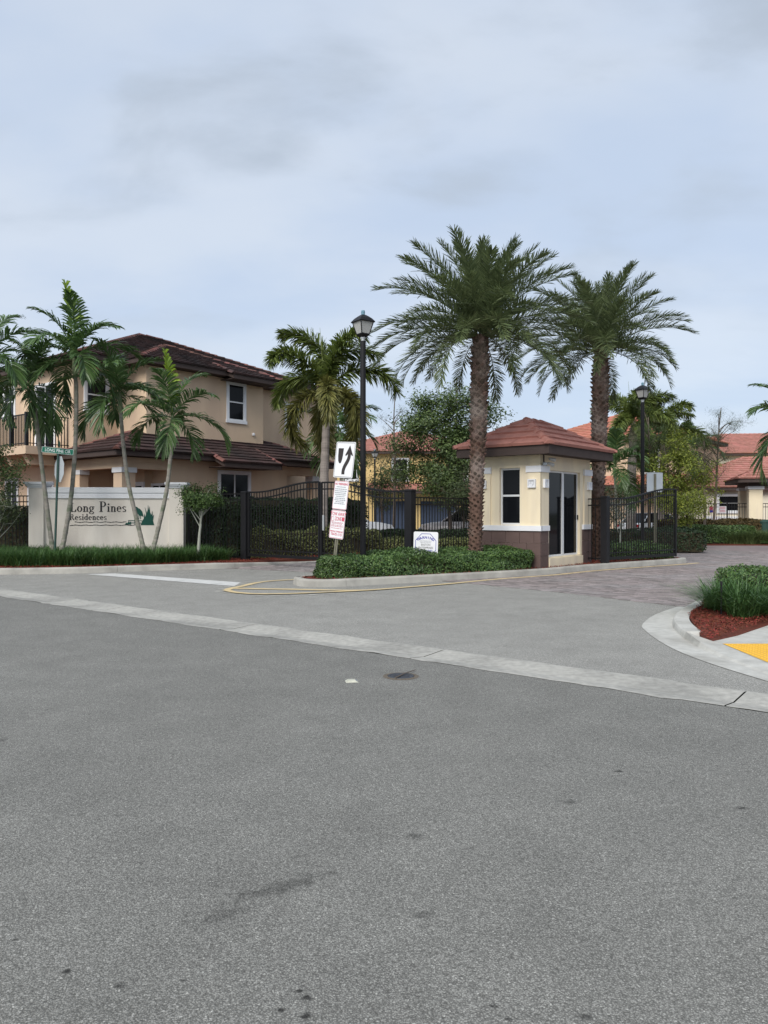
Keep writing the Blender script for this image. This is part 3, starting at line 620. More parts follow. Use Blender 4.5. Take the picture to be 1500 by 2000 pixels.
# windows: axis 'n' = set in a wall whose outward normal is +-s ; axis 's' = outward normal +-n
def window(parent, off, axis, wall, a0, a1, z0, z1, sgn, trim=.11, style='hung', mt='white', sill=True, name='window', proud=.05):
    def bx(mb, p0, p1, b0, b1, c0, c1):     # p: distance out of the wall
        q0, q1 = wall + sgn * p0, wall + sgn * p1; q0, q1 = min(q0, q1), max(q0, q1)
        return mb.box(q0, q1, b0, b1, c0, c1) if axis == 'n' else mb.box(b0, b1, q0, q1, c0, c1)
    fr = MB(); t = trim
    if t > 0:
        bx(fr, -.01, proud, a0 - t, a0, z0, z1); bx(fr, -.01, proud, a1, a1 + t, z0, z1); bx(fr, -.01, proud + .004, a0 - t - .004, a1 + t + .004, z1, z1 + t)
    else: bx(fr, -.01, .01, a0 - .01, a0, z0, z1)
    w = fr.build(name, M[mt], parent, off)
    if sill:
        s_ = MB(); bx(s_, -.01, proud + .025, a0 - t - .03, a1 + t + .03, z0 - t * 1.2, z0 - .002); s_.build('sill', M[mt], w)
    f = MB(); k = .04
    bx(f, .002, .03, a0 + .001, a0 + k, z0, z1 - .002); bx(f, .002, .03, a1 - k, a1 - .001, z0, z1 - .002); bx(f, .002, .028, a0 + k, a1 - k, z1 - k, z1 - .003); bx(f, .002, .028, a0 + k, a1 - k, z0 + .001, z0 + k)
    mid = []
    if style == 'hung': zm = (z0 + z1) / 2; bx(f, .002, .034, a0 + k, a1 - k, zm - .025, zm + .025); mid = [(a0 + k, a1 - k, z0 + k, zm - .025), (a0 + k, a1 - k, zm + .025, z1 - k)]
    elif style == 'slide': am = (a0 + a1) / 2; bx(f, .002, .034, am - .025, am + .025, z0 + k, z1 - k); mid = [(a0 + k, am - .025, z0 + k, z1 - k), (am + .025, a1 - k, z0 + k, z1 - k)]
    else: mid = [(a0 + k, a1 - k, z0 + k, z1 - k)]
    f.build('sash', M['alu'], w)
    for q in mid: p = MB(); bx(p, .004, .012, *q); p.build('pane', M['glass'], w)
    for ch in w.children: 
        if off is not None and ch.name.split('.')[0] in ('sill', 'sash', 'pane'):
            ch.data.transform(Matrix.Translation(-Vector(off)))
    return w
def door2(parent, off, axis, wall, a0, a1, z0, z1, sgn): return window(parent, off, axis, wall, a0, a1, z0, z1, sgn, style='slide', sill=False, name='glass_door')

# ------------------------------------------------------------------ guardhouse
GS1, GS0, GN0, GN1, GZ = -3.26, -4.98, 10.0, 12.87, .12
off = (GS1, GN0, 0)
gh = thing('guardhouse', 'small cream guardhouse with red tiled hip roof and glass sliding door', 'guardhouse', W(GS1, GN0), RZ)
ZT = 3.0; T = .15
dn0, dn1, dz0, dz1 = GN0 + .47, GN0 + 2.22, .38, 2.54          # door opening in the +s wall
ws0, ws1, wz0, wz1 = GS1 - 1.13, GS1 - .55, 1.18, 2.60            # window opening in the street wall
wall = MB()
wall.box(GS0, ws0, GN0, GN0 + T, GZ, ZT); wall.box(ws1, GS1, GN0, GN0 + T, GZ, ZT); wall.box(ws0, ws1, GN0, GN0 + T, GZ, wz0); wall.box(ws0, ws1, GN0, GN0 + T, wz1, ZT)
wall.box(GS1 - T, GS1, GN0 + T, dn0, GZ, ZT); wall.box(GS1 - T, GS1, dn1, GN1, GZ, ZT); wall.box(GS1 - T, GS1, dn0, dn1, dz1, ZT); wall.box(GS1 - T, GS1, dn0, dn1, GZ, dz0)
wall.box(GS0, GS0 + T, GN0 + T, GN1, GZ, ZT); wall.box(GS0 + T, GS1 - T, GN1 - T, GN1, GZ, ZT)
wall.build('wall', M['cream'], gh, off)
MB().box(GS0 + T, GS1 - T, GN0 + T, GN1 - T, GZ, dz0).build('floor_slab', M['kerb'], gh, off)
# door step face, cream under the door
MB().box(GS1 - .02, GS1 + .045, dn0 - .05, dn1 + .12, GZ, dz0 - .03).build('door_step', M['cream'], gh, off)
# pilasters, proud of the wall
pil = [('s', GS1 - .34, GS1 + .03, GN0 - .03), ('s', GS0 - .03, GS0 + .34, GN0 - .03), ('n', GN0 - .029, GN0 + .40, GS1 + .03), ('n', GN1 - .42, GN1 + .03, GS1 + .03)]
def slab(kind, a0, a1, face, z0, z1, out=0.0, ext=0.0, m='cream', name='pilaster', back=.035):
    mb = MB()
    if kind == 's': mb.box(a0 - ext, a1 + ext, face - out, face + back, z0, z1)
    else: mb.box(face - back, face + out, a0 - ext, a1 + ext, z0, z1)
    return mb.build(name, M[m], gh, off)
for i, (k, a0, a1, fc) in enumerate(pil):
    slab(k, a0, a1, fc, 1.165, 2.47); slab(k, a0, a1, fc, 2.475, 2.63, .022 + .001 * i, .022, 'white', 'capital', .05)
# base blocks, one by one
def blocks(kind, a0, a1, face):
    zr = [GZ, .43, .735, 1.035]; 
    for r_ in range(3):
        x = a0 - (.2 if r_ % 2 else 0)
        while x < a1 - .01:
            b0, b1 = max(x, a0) + .003, min(x + .4, a1) - .003; x += .4
            if b1 - b0 < .02: continue
            mb = MB(); j = rng.normal() * .0015
            if kind == 's': mb.bbox(b0, b1, face - .03 - j, face + .02, zr[r_] + .003, zr[r_ + 1] - .003, .004)
            else: mb.bbox(face - .02, face + .03 + j, b0, b1, zr[r_] + .003, zr[r_ + 1] - .003, .004)
            mb.build('base_block', M['brownbase'], gh, off)
blocks('s', GS0 - .03, GS1 + .03, GN0 - .0); blocks('n', GN0, dn0 - .06, GS1); blocks('n', dn1 + .13, GN1 + .03, GS1)
slab('s', GS0 - .03, GS1 + .06, GN0 - .03, 1.037, 1.165, .035, 0, 'white', 'band', .05)
slab('n', GN0 - .028, dn0 - .06, GS1 + .03, 1.038, 1.166, .03, 0, 'white', 'band', .05); slab('n', dn1 + .13, GN1 + .03, GS1 + .03, 1.038, 1.166, .03, 0, 'white', 'band', .05)
# relief plaques
def plaque(kind, a, face, z):
    h = .105
    mb = MB()
    def bx(p0, p1, b0, b1, c0, c1, mm=None):
        t = mm or mb
        (t.box(b0, b1, face - p1, face - p0, c0, c1) if kind == 's' else t.box(face + p0, face + p1, b0, b1, c0, c1))
    bx(.0, .03, a - h, a + h, z - h, z + h); bx(.03, .06, a - h, a - h + .035, z - h, z + h); bx(.03, .06, a + h - .035, a + h, z - h, z + h)
    bx(.03, .058, a - h + .035, a + h - .035, z - h, z - h + .035); bx(.03, .058, a - h + .035, a + h - .035, z + h - .035, z + h)
    pq = mb.build('plaque', M['white'], gh, off)
    r_ = MB()
    for (x0, z0_, x1, z1_) in ((-.04, -.05, .0, .06), (.0, -.06, .05, .05), (-.05, .0, -.02, .06), (.02, -.06, .055, -.0)):
        d = Vector((x1 - x0, 0, z1_ - z0_)); p0 = (a + x0, z + z0_); p1 = (a + x1, z + z1_)
        pts = [(p0[0], face - .036, p0[1]), (p1[0], face - .036, p1[1])] if kind == 's' else [(face + .036, p0[0], p0[1]), (face + .036, p1[0], p1[1])]
        r_.tube(pts, .009, 5)
    r_.build('leaf_relief', M['white'], pq); pq.children[0].data.transform(Matrix.Translation(-Vector(off)))
plaque('s', GS1 - .19, GN0 - .03, 2.2); plaque('s', GS0 + .13, GN0 - .03, 2.2); plaque('n', GN0 + .2, GS1 + .03, 2.2); plaque('n', GN1 - .16, GS1 + .03, 2.2)
# window in its opening
def frame_in(kind, wall_in, a0, a1, z0, z1, name, split, k=.045):
    mb = MB(); d0, d1 = wall_in, wall_in + .05
    def bx(t, q0, q1, b0, b1, c0, c1): (t.box(b0, b1, q0, q1, c0, c1) if kind == 's' else t.box(q0, q1, b0, b1, c0, c1))
    bx(mb, d0, d1, a0, a0 + k, z0, z1); bx(mb, d0, d1, a1 - k, a1, z0, z1); bx(mb, d0, d1, a0 + k, a1 - k, z0, z0 + k); bx(mb, d0, d1, a0 + k, a1 - k, z1 - k, z1)
    if split == 'z': zm = (z0 + z1) / 2 + .02; bx(mb, d0 - .008, d1, a0 + k, a1 - k, zm - .025, zm + .025); cells = [(a0 + k, a1 - k, z0 + k, zm - .025), (a0 + k, a1 - k, zm + .025, z1 - k)]
    else: am = (a0 + a1) / 2; bx(mb, d0, d1 + .008, am - .05, am + .05, z0 + k, z1 - k); cells = [(a0 + k, am - .05, z0 + k, z1 - k), (am + .05, a1 - k, z0 + k, z1 - k)]
    w = mb.build(name, M['alu'], gh, off)
    for i, c in enumerate(cells):
        p = MB(); e = .02 + .008 * i; bx(p, d0 + e, d0 + e + .006, *c); p.build('pane', M['glass'], w, off)
    return w
frame_in('s', GN0 + .07, ws0, ws1, wz0, wz1, 'window', 'z')
dr = frame_in('n', GS1 - .11, dn0, dn1, dz0, dz1, 'sliding_door', 'n')
MB().box(GS1 - .055, GS1 - .03, dn1 - .05, dn1 - .02, 1.3, 1.42).build('handle', M['black'], dr, off)
ftrim = MB(); ftrim.box(GS1 - .03, GS1 + .012, dn1 + .001, dn1 + .11, dz0, dz1); ftrim.box(GS1 - .03, GS1 + .013, dn0 - .03, dn1 + .11, dz1 + .001, dz1 + .06); ftrim.build('door_surround', M['cream'], gh, off)
hip_roof(gh, GS0 - .44, GS1 + .5, GN0 - .48, GN1 + .46, 3.12, .565, M['tilered'], M['tilered'], off, pieces=True, fz=.24, expo=.36, tw=.42, th=.055)
# flood lights and camera under the eave
fl = thing('flood_light', 'twin white flood lights on a bracket under the guardhouse eave', 'light', W(GS1 + .02, GN0 + .08, 2.68), RZ)
MB().tube([(0.03, .02, .25), (.03, .02, .02)], .02, 6).build('conduit', M['fascia'], fl)
MB().lathe([(.001, -.05), (.06, -.04), (.06, .02), (.02, .04)], 10, (.06, .02)).build('junction_box', M['galv'], fl)
for k, (z_, tl) in enumerate(((.02, -.35), (.13, -.25))):
    hd = MB().tube([(0, 0, 0), (.04, .0, 0), (.16, 0, 0), (.17, 0, 0)], [.02, .035, .05, .045], 10); hd.xf(Matrix.Translation((.09, .1 + .07 * k, z_)) @ Matrix.Rotation(.9, 4, 'Z') @ Matrix.Rotation(-tl, 4, 'Y')); hd.build('lamp_head', M['frost'], fl, smooth=True)

# ------------------------------------------------------------------ the big tan house on the left
hs_ = thing('tan_house', 'two storey tan stucco house with dark brown tiled roofs behind sign wall', 'house', W(-19, 9.48, 0), RZ); off = (-19, 9.48, 0)
def hbox(s0, s1, n0, n1, z0, z1, name='wall', m='tan'): return MB().box(s0, s1, n0, n1, z0, z1).build(name, M[m], hs_, off)
hbox(-33, -20.9, 7.69, 20.9, 0, 6.93); hbox(-20.95, -19, 9.48, 15.17, 0, 6.91); hbox(-20.96, -20.0, 15.16, 20.89, 0, 6.92)
hbox(-19.05, -17.9, 9.75, 15.5, 0, 3.42); hbox(-19.9, -17.91, 9.72, 9.80, 0, 3.40)
# porch: beam, columns, second porch
hbox(-21.2, -17.9, 7.8, 8.1, 3.02, 3.40, 'beam'); hbox(-18.2, -17.905, 8.102, 9.72, 3.0, 3.395, 'beam')
hbox(-18.42, -17.9, 7.79, 8.31, 0, 2.86, 'column'); hbox(-18.46, -17.86, 7.75, 8.35, 2.863, 3.04, 'capital', 'white')
hbox(-21.0, -20.6, 7.76, 8.1, 0, 2.86, 'column'); hbox(-21.05, -20.55, 7.74, 8.12, 2.865, 3.03, 'capital', 'white')
hbox(-18.25, -17.905, 15.502, 17.5, 3.05, 3.40, 'beam'); hbox(-18.3, -17.9, 17.05, 17.5, 0, 2.8, 'column', 'tan'); hbox(-18.33, -17.87, 17.02, 17.53, 2.803, 3.052, 'capital', 'white')
D = M['tiledark']; Cp = M['tilecap']
hip_roof(hs_, -32.9, -19.45, 7.15, 21.4, 7.12, .405, D, Cp, off, sides='fr', expo=.36, th=.06)
# projecting roof over the middle block
def shed(s_out, s_in, n0, n1, z_out, pitch, rake=True):
    z_in = z_out + (s_out - s_in) * pitch
    roof_plane([(s_out, n0, z_out), (s_out, n1, z_out), (s_in, n1, z_in), (s_in, n0, z_in)], hs_, off, D, .36, th=.055)
    mb = MB(); mb.box(s_out - .06, s_out - .02, n0 + .03, n1 - .03, z_out - .2, z_out - .02); mb.build('fascia', M['fascia'], hs_, off)
    for n_ in (n0, n1):
        MB().add([(s_out - .03, n_ + a, z_out - .2) for a in (0, .04)] + [(s_out - .03, n_ + a, z_out + .0) for a in (0, .04)] + [(s_in, n_ + a, z_in - .2) for a in (0, .04)] + [(s_in, n_ + a, z_in + .0) for a in (0, .04)],
                 [(0, 1, 3, 2), (4, 6, 7, 5), (0, 2, 6, 4), (1, 5, 7, 3), (2, 3, 7, 6), (0, 4, 5, 1)]).build('rake_board', M['fascia'], hs_, off)
        cap_line((s_out - .02, n_, z_out), (s_in, n_, z_in), hs_, off, Cp)
    MB().box(s_out - 1.0, s_out - .07, n0 + .05, n1 - .05, z_out - .19, z_out - .16).build('soffit', M['fascia'], hs_, off)
hip_roof(hs_, -26.0, -18.42, 8.9, 15.7, 7.10, .405, D, Cp, off, sides='fr', expo=.36, th=.06)
shed(-18.1, -19.4, 12.85, 15.35, 6.98, .405)
hip_roof(hs_, -21.45, -17.3, 7.2, 18.0, 3.60, .43, D, Cp, off, sides='fr', expo=.36, th=.06)
shed(-16.75, -18.4, 11.3, 14.15, 3.36, .43)
# windows
window(hs_, off, 'n', -19, 13.3, 14.1, 5.26, 6.72, 1); window(hs_, off, 'n', -20.9, 8.2, 9.0, 5.3, 6.45, 1); window(hs_, off, 'n', -20, 17.45, 18.15, 5.25, 6.4, 1)
window(hs_, off, 'n', -17.9, 11.98, 13.4, 1.3, 3.0, 1, style='slide')
window(hs_, off, 's', 7.69, -26.3, -25.45, 5.4, 6.5, -1); window(hs_, off, 's', 7.69, -26.1, -25.2, 1.2, 2.75, -1, style='slide')
dd = window(hs_, off, 's', 7.69, -23.6, -22.25, 3.9, 6.3, -1, style='slide', sill=False, name='french_door')
door2(hs_, off, 's', 7.69, -24.2, -22.4, .2, 2.55, -1)
window(hs_, off, 'n', -20.0, 15.9, 16.7, .3, 2.4, 1, sill=False, style='one')
# recess behind the porch columns
hbox(-20.9, -19.0, 9.40, 9.479, 0, 3.4)
window(hs_, off, 's', 9.40, -19.85, -19.1, .3, 2.5, -1, style='one', sill=False, name='front_door')
window(hs_, off, 's', 9.72, -18.95, -18.05, 1.2, 2.5, -1, style='slide', trim=.05)
MB().lathe([(.001, -.05), (.06, -.05), (.07, .02), (.03, .06)], 10, (-18.96, 14.6)).xf(Matrix.Translation((0, 0, 4.75))).build('wall_vent', M['white'], hs_, off)
# balcony
hbox(-27.2, -21.15, 6.05, 7.688, 3.55, 3.84, 'balcony_slab'); 
for s_ in (-21.6, -23.0, -25.2): MB().prism([(6.4, 3.2), (7.68, 3.2), (7.68, 3.548), (6.2, 3.548)], s_ - .12, s_ + .12).xf(Matrix(((0, 0, 1, 0), (1, 0, 0, 0), (0, 1, 0, 0), (0, 0, 0, 1)))).build('bracket', M['tan'], hs_, off)
rail = MB(); rail.box(-27.1, -21.2, 6.1, 6.14, 4.93, 4.97); rail.box(-27.1, -21.2, 6.1, 6.14, 3.92, 3.95); rail.box(-21.24, -21.2, 6.141, 7.68, 4.932, 4.972); rail.box(-21.24, -21.2, 6.141, 7.68, 3.922, 3.952)
rl = rail.build('balcony_rail', M['black'], hs_, off)
bal = MB().box(-.013, .013, -.013, .013, 3.842, 4.94).mesh('baluster', M['black'])
for s_ in np.arange(-27, -21.25, .115): link('baluster', bal, rl, (s_ - off[0], 6.12 - off[1], 0))
for n_ in np.arange(6.25, 7.65, .115): link('baluster', bal, rl, (-21.22 - off[0], n_ - off[1], 0))
for s_ in (-21.22, -22.35, -24.8): MB().bbox(s_ - .06, s_ + .06, 6.06, 6.18, 3.842, 5.03, .015).build('post', M['black'], rl, off)

# ------------------------------------------------------------------ far houses
def house(label, cx, cy, rz, wx, wy, z_eave, pitch, wall_m, roof_m, wins=(), low=None, over=.5, expo=.4, doors=()):
    h = thing('house', label, 'house', (cx, cy, 0), rz); MB().box(-wx / 2, wx / 2, 0, wy, 0, z_eave - .18).build('wall', M[wall_m], h)
    hip_roof(h, -wx / 2 - over, wx / 2 + over, -over, wy + over, z_eave, pitch, M[roof_m], M[roof_m], None, sides='fr', expo=expo, tw=.34)
    for (x, z, w, hh) in wins: window(h, None, 's', 0, x - w / 2, x + w / 2, z, z + hh, -1, name='window')
    for (x, w, hh, mm) in doors: MB().box(x - w / 2, x + w / 2, -.04, .02, .1, hh).build('garage_door', M[mm], h)
    if low:
        x0, x1, z, d = low
        roof_plane([(x0, -d, z), (x1, -d, z), (x1, .05, z + d * .4), (x0, .05, z + d * .4)], h, None, M[roof_m], .36)
        MB().box(x0, x1, -d + .02, -d + .06, z - .2, z - .02).build('fascia', M['fascia'], h)
        MB().box(x0 + .05, x1 - .05, -d + .07, .0, z - .19, z - .16).build('soffit', M['fascia'], h)
    return h
house('yellow two storey house with red tiled roof beyond the entry gate', 2.0, 57, 0.0, 12.4, 11, 6.0, .33, 'yellow', 'tilered', [(-.8, 3.9, 1.1, 1.5), (3.6, 3.9, 1.1, 1.5), (5.2, 3.9, 1.0, 1.4), (-4.5, 3.9, 1.0, 1.4)], (-3.2, 4.4, 3.05, 1.5), doors=((-1.4, 2.6, 2.3, 'navy'), (2.0, 2.6, 2.3, 'navy')))
house('tan house with faded orange tiled roof rising behind the guardhouse', 14.2, 50, RZ, 9.5, 9, 6.3, .42, 'tan', 'tileorange', [(-2, 4.1, 1, 1.4), (3.2, 4.0, .9, 1.3)], (-4.7, 5.4, 3.2, 1.6))
house('pale and yellow two storey house furthest right behind the clubhouse', 30.5, 60, -.12, 15, 10, 6.1, .36, 'pale', 'tilered', [(-5.4, 4.0, 1, 1.4), (-1.2, 4.0, .9, 1.2), (2.4, 4.0, 1.0, 1.2)])
_yp = thing('yellow_bay', 'yellow stucco bay with small window under the far red roof', 'building', (29.0, 58.0, 0), -.12)
MB().box(-1.2, 9, 0, 1.85, 0, 5.7).build('wall', M['yellow'], _yp); window(_yp, None, 's', 0, 1.0, 1.9, 4.0, 5.1, -1)
club = house('low cream clubhouse with red tiled roof behind the far fence', 25.2, 44, -.18, 15.4, 9, 2.95, .40, 'pale', 'tilered', [(-5.1, 1.55, 1.15, .9)])
MB().box(-1.2, -.75, -.25, -.02, 0, 2.7).build('column', M['white'], club); MB().box(-6.4, -4.0, -.05, .02, .1, 1.25).build('panel', M['white'], club)
# pavilion with square columns at the right edge
pvn = thing('pavilion', 'open pavilion with square cream columns and brown bases at right edge', 'pavilion', (18.1, 37.5, 0), -.28)
for i, (x, y) in enumerate(((0, 0), (2.0, 0), (0, 2.6), (2.0, 2.6))):
    MB().bbox(x - .31, x + .31, y - .31, y + .31, 1.02, 2.6, .01).build('column', M['cream'], pvn); MB().bbox(x - .33, x + .33, y - .33, y + .33, .0, .9, .01).build('column_base', M['brownbase'], pvn)
    MB().bbox(x - .37, x + .37, y - .37, y + .37, .902, 1.018, .01).build('band', M['white'], pvn); MB().bbox(x - .37, x + .37, y - .37, y + .37, 2.602, 2.75, .01).build('capital', M['white'], pvn)
MB().box(-.34, 2.34, -.34, 2.94, 2.752, 2.95).build('beam', M['fascia'], pvn)
hip_roof(pvn, -.9, 2.9, -.9, 3.5, 3.12, .45, M['tilered'], M['tilered'], None, expo=.34)

# ------------------------------------------------------------------ the sign wall
A_, B_ = np.array((-10.25, 22.2)), np.array((-5.9, 22.65)); wl_ = float(np.linalg.norm(B_ - A_)); wa = math.atan2(*(B_ - A_)[::-1])
sw_ = thing('sign_wall', 'cream stucco entrance sign wall with white cap, black letters and heron', 'sign wall', (*A_, .1), wa)
MB().box(.42, wl_ - .42, 0, .3, 0, 1.88).build('panel', M['signwall'], sw_)
mb = MB(); mb.box(.40, wl_ - .40, -.06, .36, 1.96, 2.12); mb.box(.41, wl_ - .41, -.035, .335, 1.89, 1.958); mb.box(.405, wl_ - .405, -.05, .35, 1.80, 1.888); mb.build('coping', M['white'], sw_)
for x0, x1 in ((0, .42), (wl_ - .42, wl_)):
    p = MB(); p.bbox(x0, x1, -.08, .38, 0, 2.10, .008); pl_ = p.build('pillar', M['signwall'], sw_)
    c = MB()
    for k, (e, z0_, z1_) in enumerate(((.03, 2.102, 2.15), (.07, 2.152, 2.20), (.11, 2.202, 2.27))): c.box(x0 - e, x1 + e, -.08 - e, .38 + e, z0_, z1_)
    c.build('cap', M['white'], pl_)
# letters, cut from stems, serifs and bowls
class Glyphs:
    def __init__(self, ox, oz, h, y): self.x, self.z, self.h, self.y = ox, oz, h, y
    def q(self, mb, pts):
        y = self.y - .0004 * (mb.n // 4 % 7); v = [(self.x + a * self.h, y, self.z + b * self.h) for a, b in pts]; n = len(v)
        mb.add(v + [(a, self.y + .012, b) for a, _, b in v], [tuple(range(n))[::-1], tuple(range(n, 2 * n))] + [(i, (i + 1) % n, n + (i + 1) % n, n + i) for i in range(n)])
    def rect(self, mb, a, b, c, d): self.q(mb, [(a, c), (b, c), (b, d), (a, d)])
    def ring(self, mb, cx, cz, rx, rz, tx, tz, a0=0, a1=360):
        k = max(4, int((a1 - a0) / 15)); an = np.radians(np.linspace(a0, a1, k + 1))
        for p, r_ in zip(an[:-1], an[1:]):
            o = lambda t, f: (cx + (rx - f * tx) * math.cos(t), cz + (rz - f * tz) * math.sin(t)); self.q(mb, [o(p, 1), o(p, 0), o(r_, 0), o(r_, 1)])
    def put(self, ch):
        mb = MB(); s = .15; t = .045; x = .62; R = lambda *a: self.rect(mb, *a)
        if ch == 'L': R(.08, .08 + s, 0, 1); R(0, .34, .96, 1); R(0, .6, 0, t); self.q(mb, [(.45, t), (.6, t), (.63, .28), (.59, .28)]); w = .68
        elif ch == 'P': R(.08, .08 + s, 0, 1); R(0, .33, 0, t); R(0, .3, .96, 1); self.ring(mb, .32, .74, .3, .26, .14, .045, -90, 90); R(.2, .33, .48, .525); R(.2, .33, .955, 1.0); w = .68
        elif ch == 'R': R(.08, .08 + s, 0, 1); R(0, .31, 0, t); R(0, .3, .96, 1); self.ring(mb, .32, .75, .28, .25, .13, .045, -90, 90); R(.2, .33, .5, .545); R(.2, .33, .955, 1.0); self.q(mb, [(.3, .5), (.44, .5), (.74, .04), (.58, .04)]); R(.56, .78, 0, t); w = .8
        elif ch == 'o': self.ring(mb, .28, .31, .28, .325, .14, .045); w = .6
        elif ch == 'n': R(.07, .07 + s, 0, x); R(0, .29, 0, t); R(0, .1, x - t, x); self.ring(mb, .33, .44, .2, .19, .14, .06, 0, 150); R(.39, .53, 0, .45); R(.33, .6, 0, t); w = .63
        elif ch == 'g': self.ring(mb, .25, .40, .23, .23, .12, .045); self.ring(mb, .26, -.10, .27, .17, .10, .06); self.q(mb, [(.12, .2), (.22, .2), (.2, .04), (.08, .04)]); R(.4, .58, .53, .6); w = .58
        elif ch == 'i': R(.07, .07 + s, 0, x); R(0, .29, 0, t); R(0, .1, x - t, x); self.ring(mb, .145, .85, .095, .095, .094, .094); w = .33
        elif ch == 'e': self.ring(mb, .26, .31, .26, .325, .14, .045, 0, 315); R(.1, .5, .315, .37); w = .56
        elif ch == 's': self.ring(mb, .22, .46, .2, .165, .11, .05, 20, 270); self.ring(mb, .22, .155, .21, .165, .11, .05, -160, 90); w = .47
        elif ch == 'd': self.ring(mb, .25, .31, .25, .325, .14, .045); R(.36, .36 + s, 0, 1); R(.28, .4, .96, 1); R(.4, .58, 0, t); w = .62
        elif ch == 'c': self.ring(mb, .26, .31, .26, .325, .14, .045, 40, 320); self.ring(mb, .4, .45, .075, .075, .074, .074); w = .53
        else: self.x += .34 * self.h; return
        mb.build('letter', M['inkblack'], sw_); self.x += (w + .05) * self.h
def U(u): return (X_(u, 22.35) - A_[0]) / math.cos(wa)
def Zw(v): return Z_(v, 22.35) - .1
g1 = Glyphs(U(138.5), Zw(999.5), .255, -.012)
for ch in 'Long': g1.put(ch)
g1.h = .30; g1.x = U(193)
g1.put('P'); g1.h = .255
for ch in 'ines': g1.put(ch)
g2 = Glyphs(U(137), Zw(1015.5), .175, -.012)
for ch in 'Residences': g2.put(ch)
def wpoly(pts, name, m='inkgreen', dy=0.0):
    v = [(U(u), -.012 - dy, Zw(w)) for u, w in pts]; n = len(v)
    return MB().add(v + [(a, .005, b) for a, _, b in v], [tuple(range(n)), tuple(range(2 * n - 1, n - 1, -1))] + [(i, n + i, n + (i + 1) % n, (i + 1) % n) for i in range(n)]).build(name, M[m], sw_)
wpoly([(260, 991), (262, 989.5), (264.5, 990), (266, 992), (270, 994), (274, 999), (276, 1006), (276.5, 1010), (274, 1008), (271.5, 1007.3), (271.4, 1014), (270.4, 1014), (270.3, 1007), (268.5, 1007), (268.4, 1014), (267.4, 1014), (267.2, 1006), (264, 1002), (262.5, 997), (263, 993), (261, 993)], 'heron')
wpoly([(271, 1025.7), (274, 1018), (277, 1013), (278.5, 1003), (280, 1010), (281.5, 1004), (279, 990), (283, 1002), (284.5, 996), (285, 986), (287, 997), (288.3, 989), (289, 1000), (291.5, 1006), (293.5, 998), (294, 1009), (296.5, 1005), (294.5, 1017), (297, 1025.7)], 'reeds', dy=.001)
wpoly([(241, 1024.7), (244, 1021), (246, 1022), (248.5, 1017.5), (250, 1020.5), (252.5, 1018.5), (253, 1024.7)], 'small_reeds')
for (p, q, m_) in (((247, 1016), (275, 1016.6), 'inkgreen'), ((251, 1020.5), (272, 1021), 'inkgreen'), ((259, 1013.5), (259.5, 1025), 'inkgreen'), ((265.5, 1014), (266, 1025), 'inkgreen')):
    wpoly([(p[0], p[1]), (q[0], q[1]), (q[0] + .6, q[1] + 1.3), (p[0] + .6, p[1] + 1.3)], 'rail_line', m_, .0015)
for (u0, u1, v_) in ((146.5, 246, 1019.6), (137.5, 264, 1025.7)):
    us = np.arange(u0, u1, 2.5); up_ = [(u, v_ + .55 * math.sin(u * .33) - .45 - .25 * math.sin(u * .9)) for u in us]; lo_ = [(u, v_ + .55 * math.sin(u * .33) + .55 + .2 * math.sin(u * 1.3)) for u in us]
    wpoly(up_ + lo_[::-1], 'water_line', 'inkblack', .0005)

# ------------------------------------------------------------------ fences and gates
PK = MB().bbox(-.0095, .0095, -.0095, .0095, 0, 1, .003).mesh('picket', M['black'])
def fence(label, a, b, z0, z1, gap=.112, posts=(0, 1), name='fence', group=None):
    a, b = np.array(a, float), np.array(b, float); Lf = float(np.linalg.norm(b - a)); rz = math.atan2(*(b - a)[::-1]); f = thing(name, label, 'fence', (*a, 0), rz, group)
    for z in (z0 + .06, z1 - .03, z1 - .2): MB().box(0.03, Lf - .03, -.016, .016, z - .016, z + .016).build('rail', M['black'], f)
    k = int(Lf / gap)
    for i in range(k): link('picket', PK, f, ((i + .5) * Lf / k, 0, z0), (0, 0, 0), (1, 1, z1 - z0 - .015))
    np_ = max(1, round(Lf / 2.4))
    for i in range(np_ + 1):
        if (i == 0 and not posts[0]) or (i == np_ and not posts[1]): continue
        x = i * Lf / np_; MB().bbox(x - .03, x + .03, -.03, .03, 0, z1 + .06, .008).build('post', M['black'], f)
    return f
def gate_post(label, xy, z1, w=.2, rz=RZ):
    t = thing('gate_post', label, 'post', (*xy, .0), rz); MB().bbox(-w / 2, w / 2, -w / 2, w / 2, 0, z1 - .05, .008).build('shaft', M['blackdull'], t)
    MB().bbox(-w / 2 - .012, w / 2 + .012, -w / 2 - .012, w / 2 + .012, z1 - .05, z1, .015).build('cap', M['blackdull'], t); return t
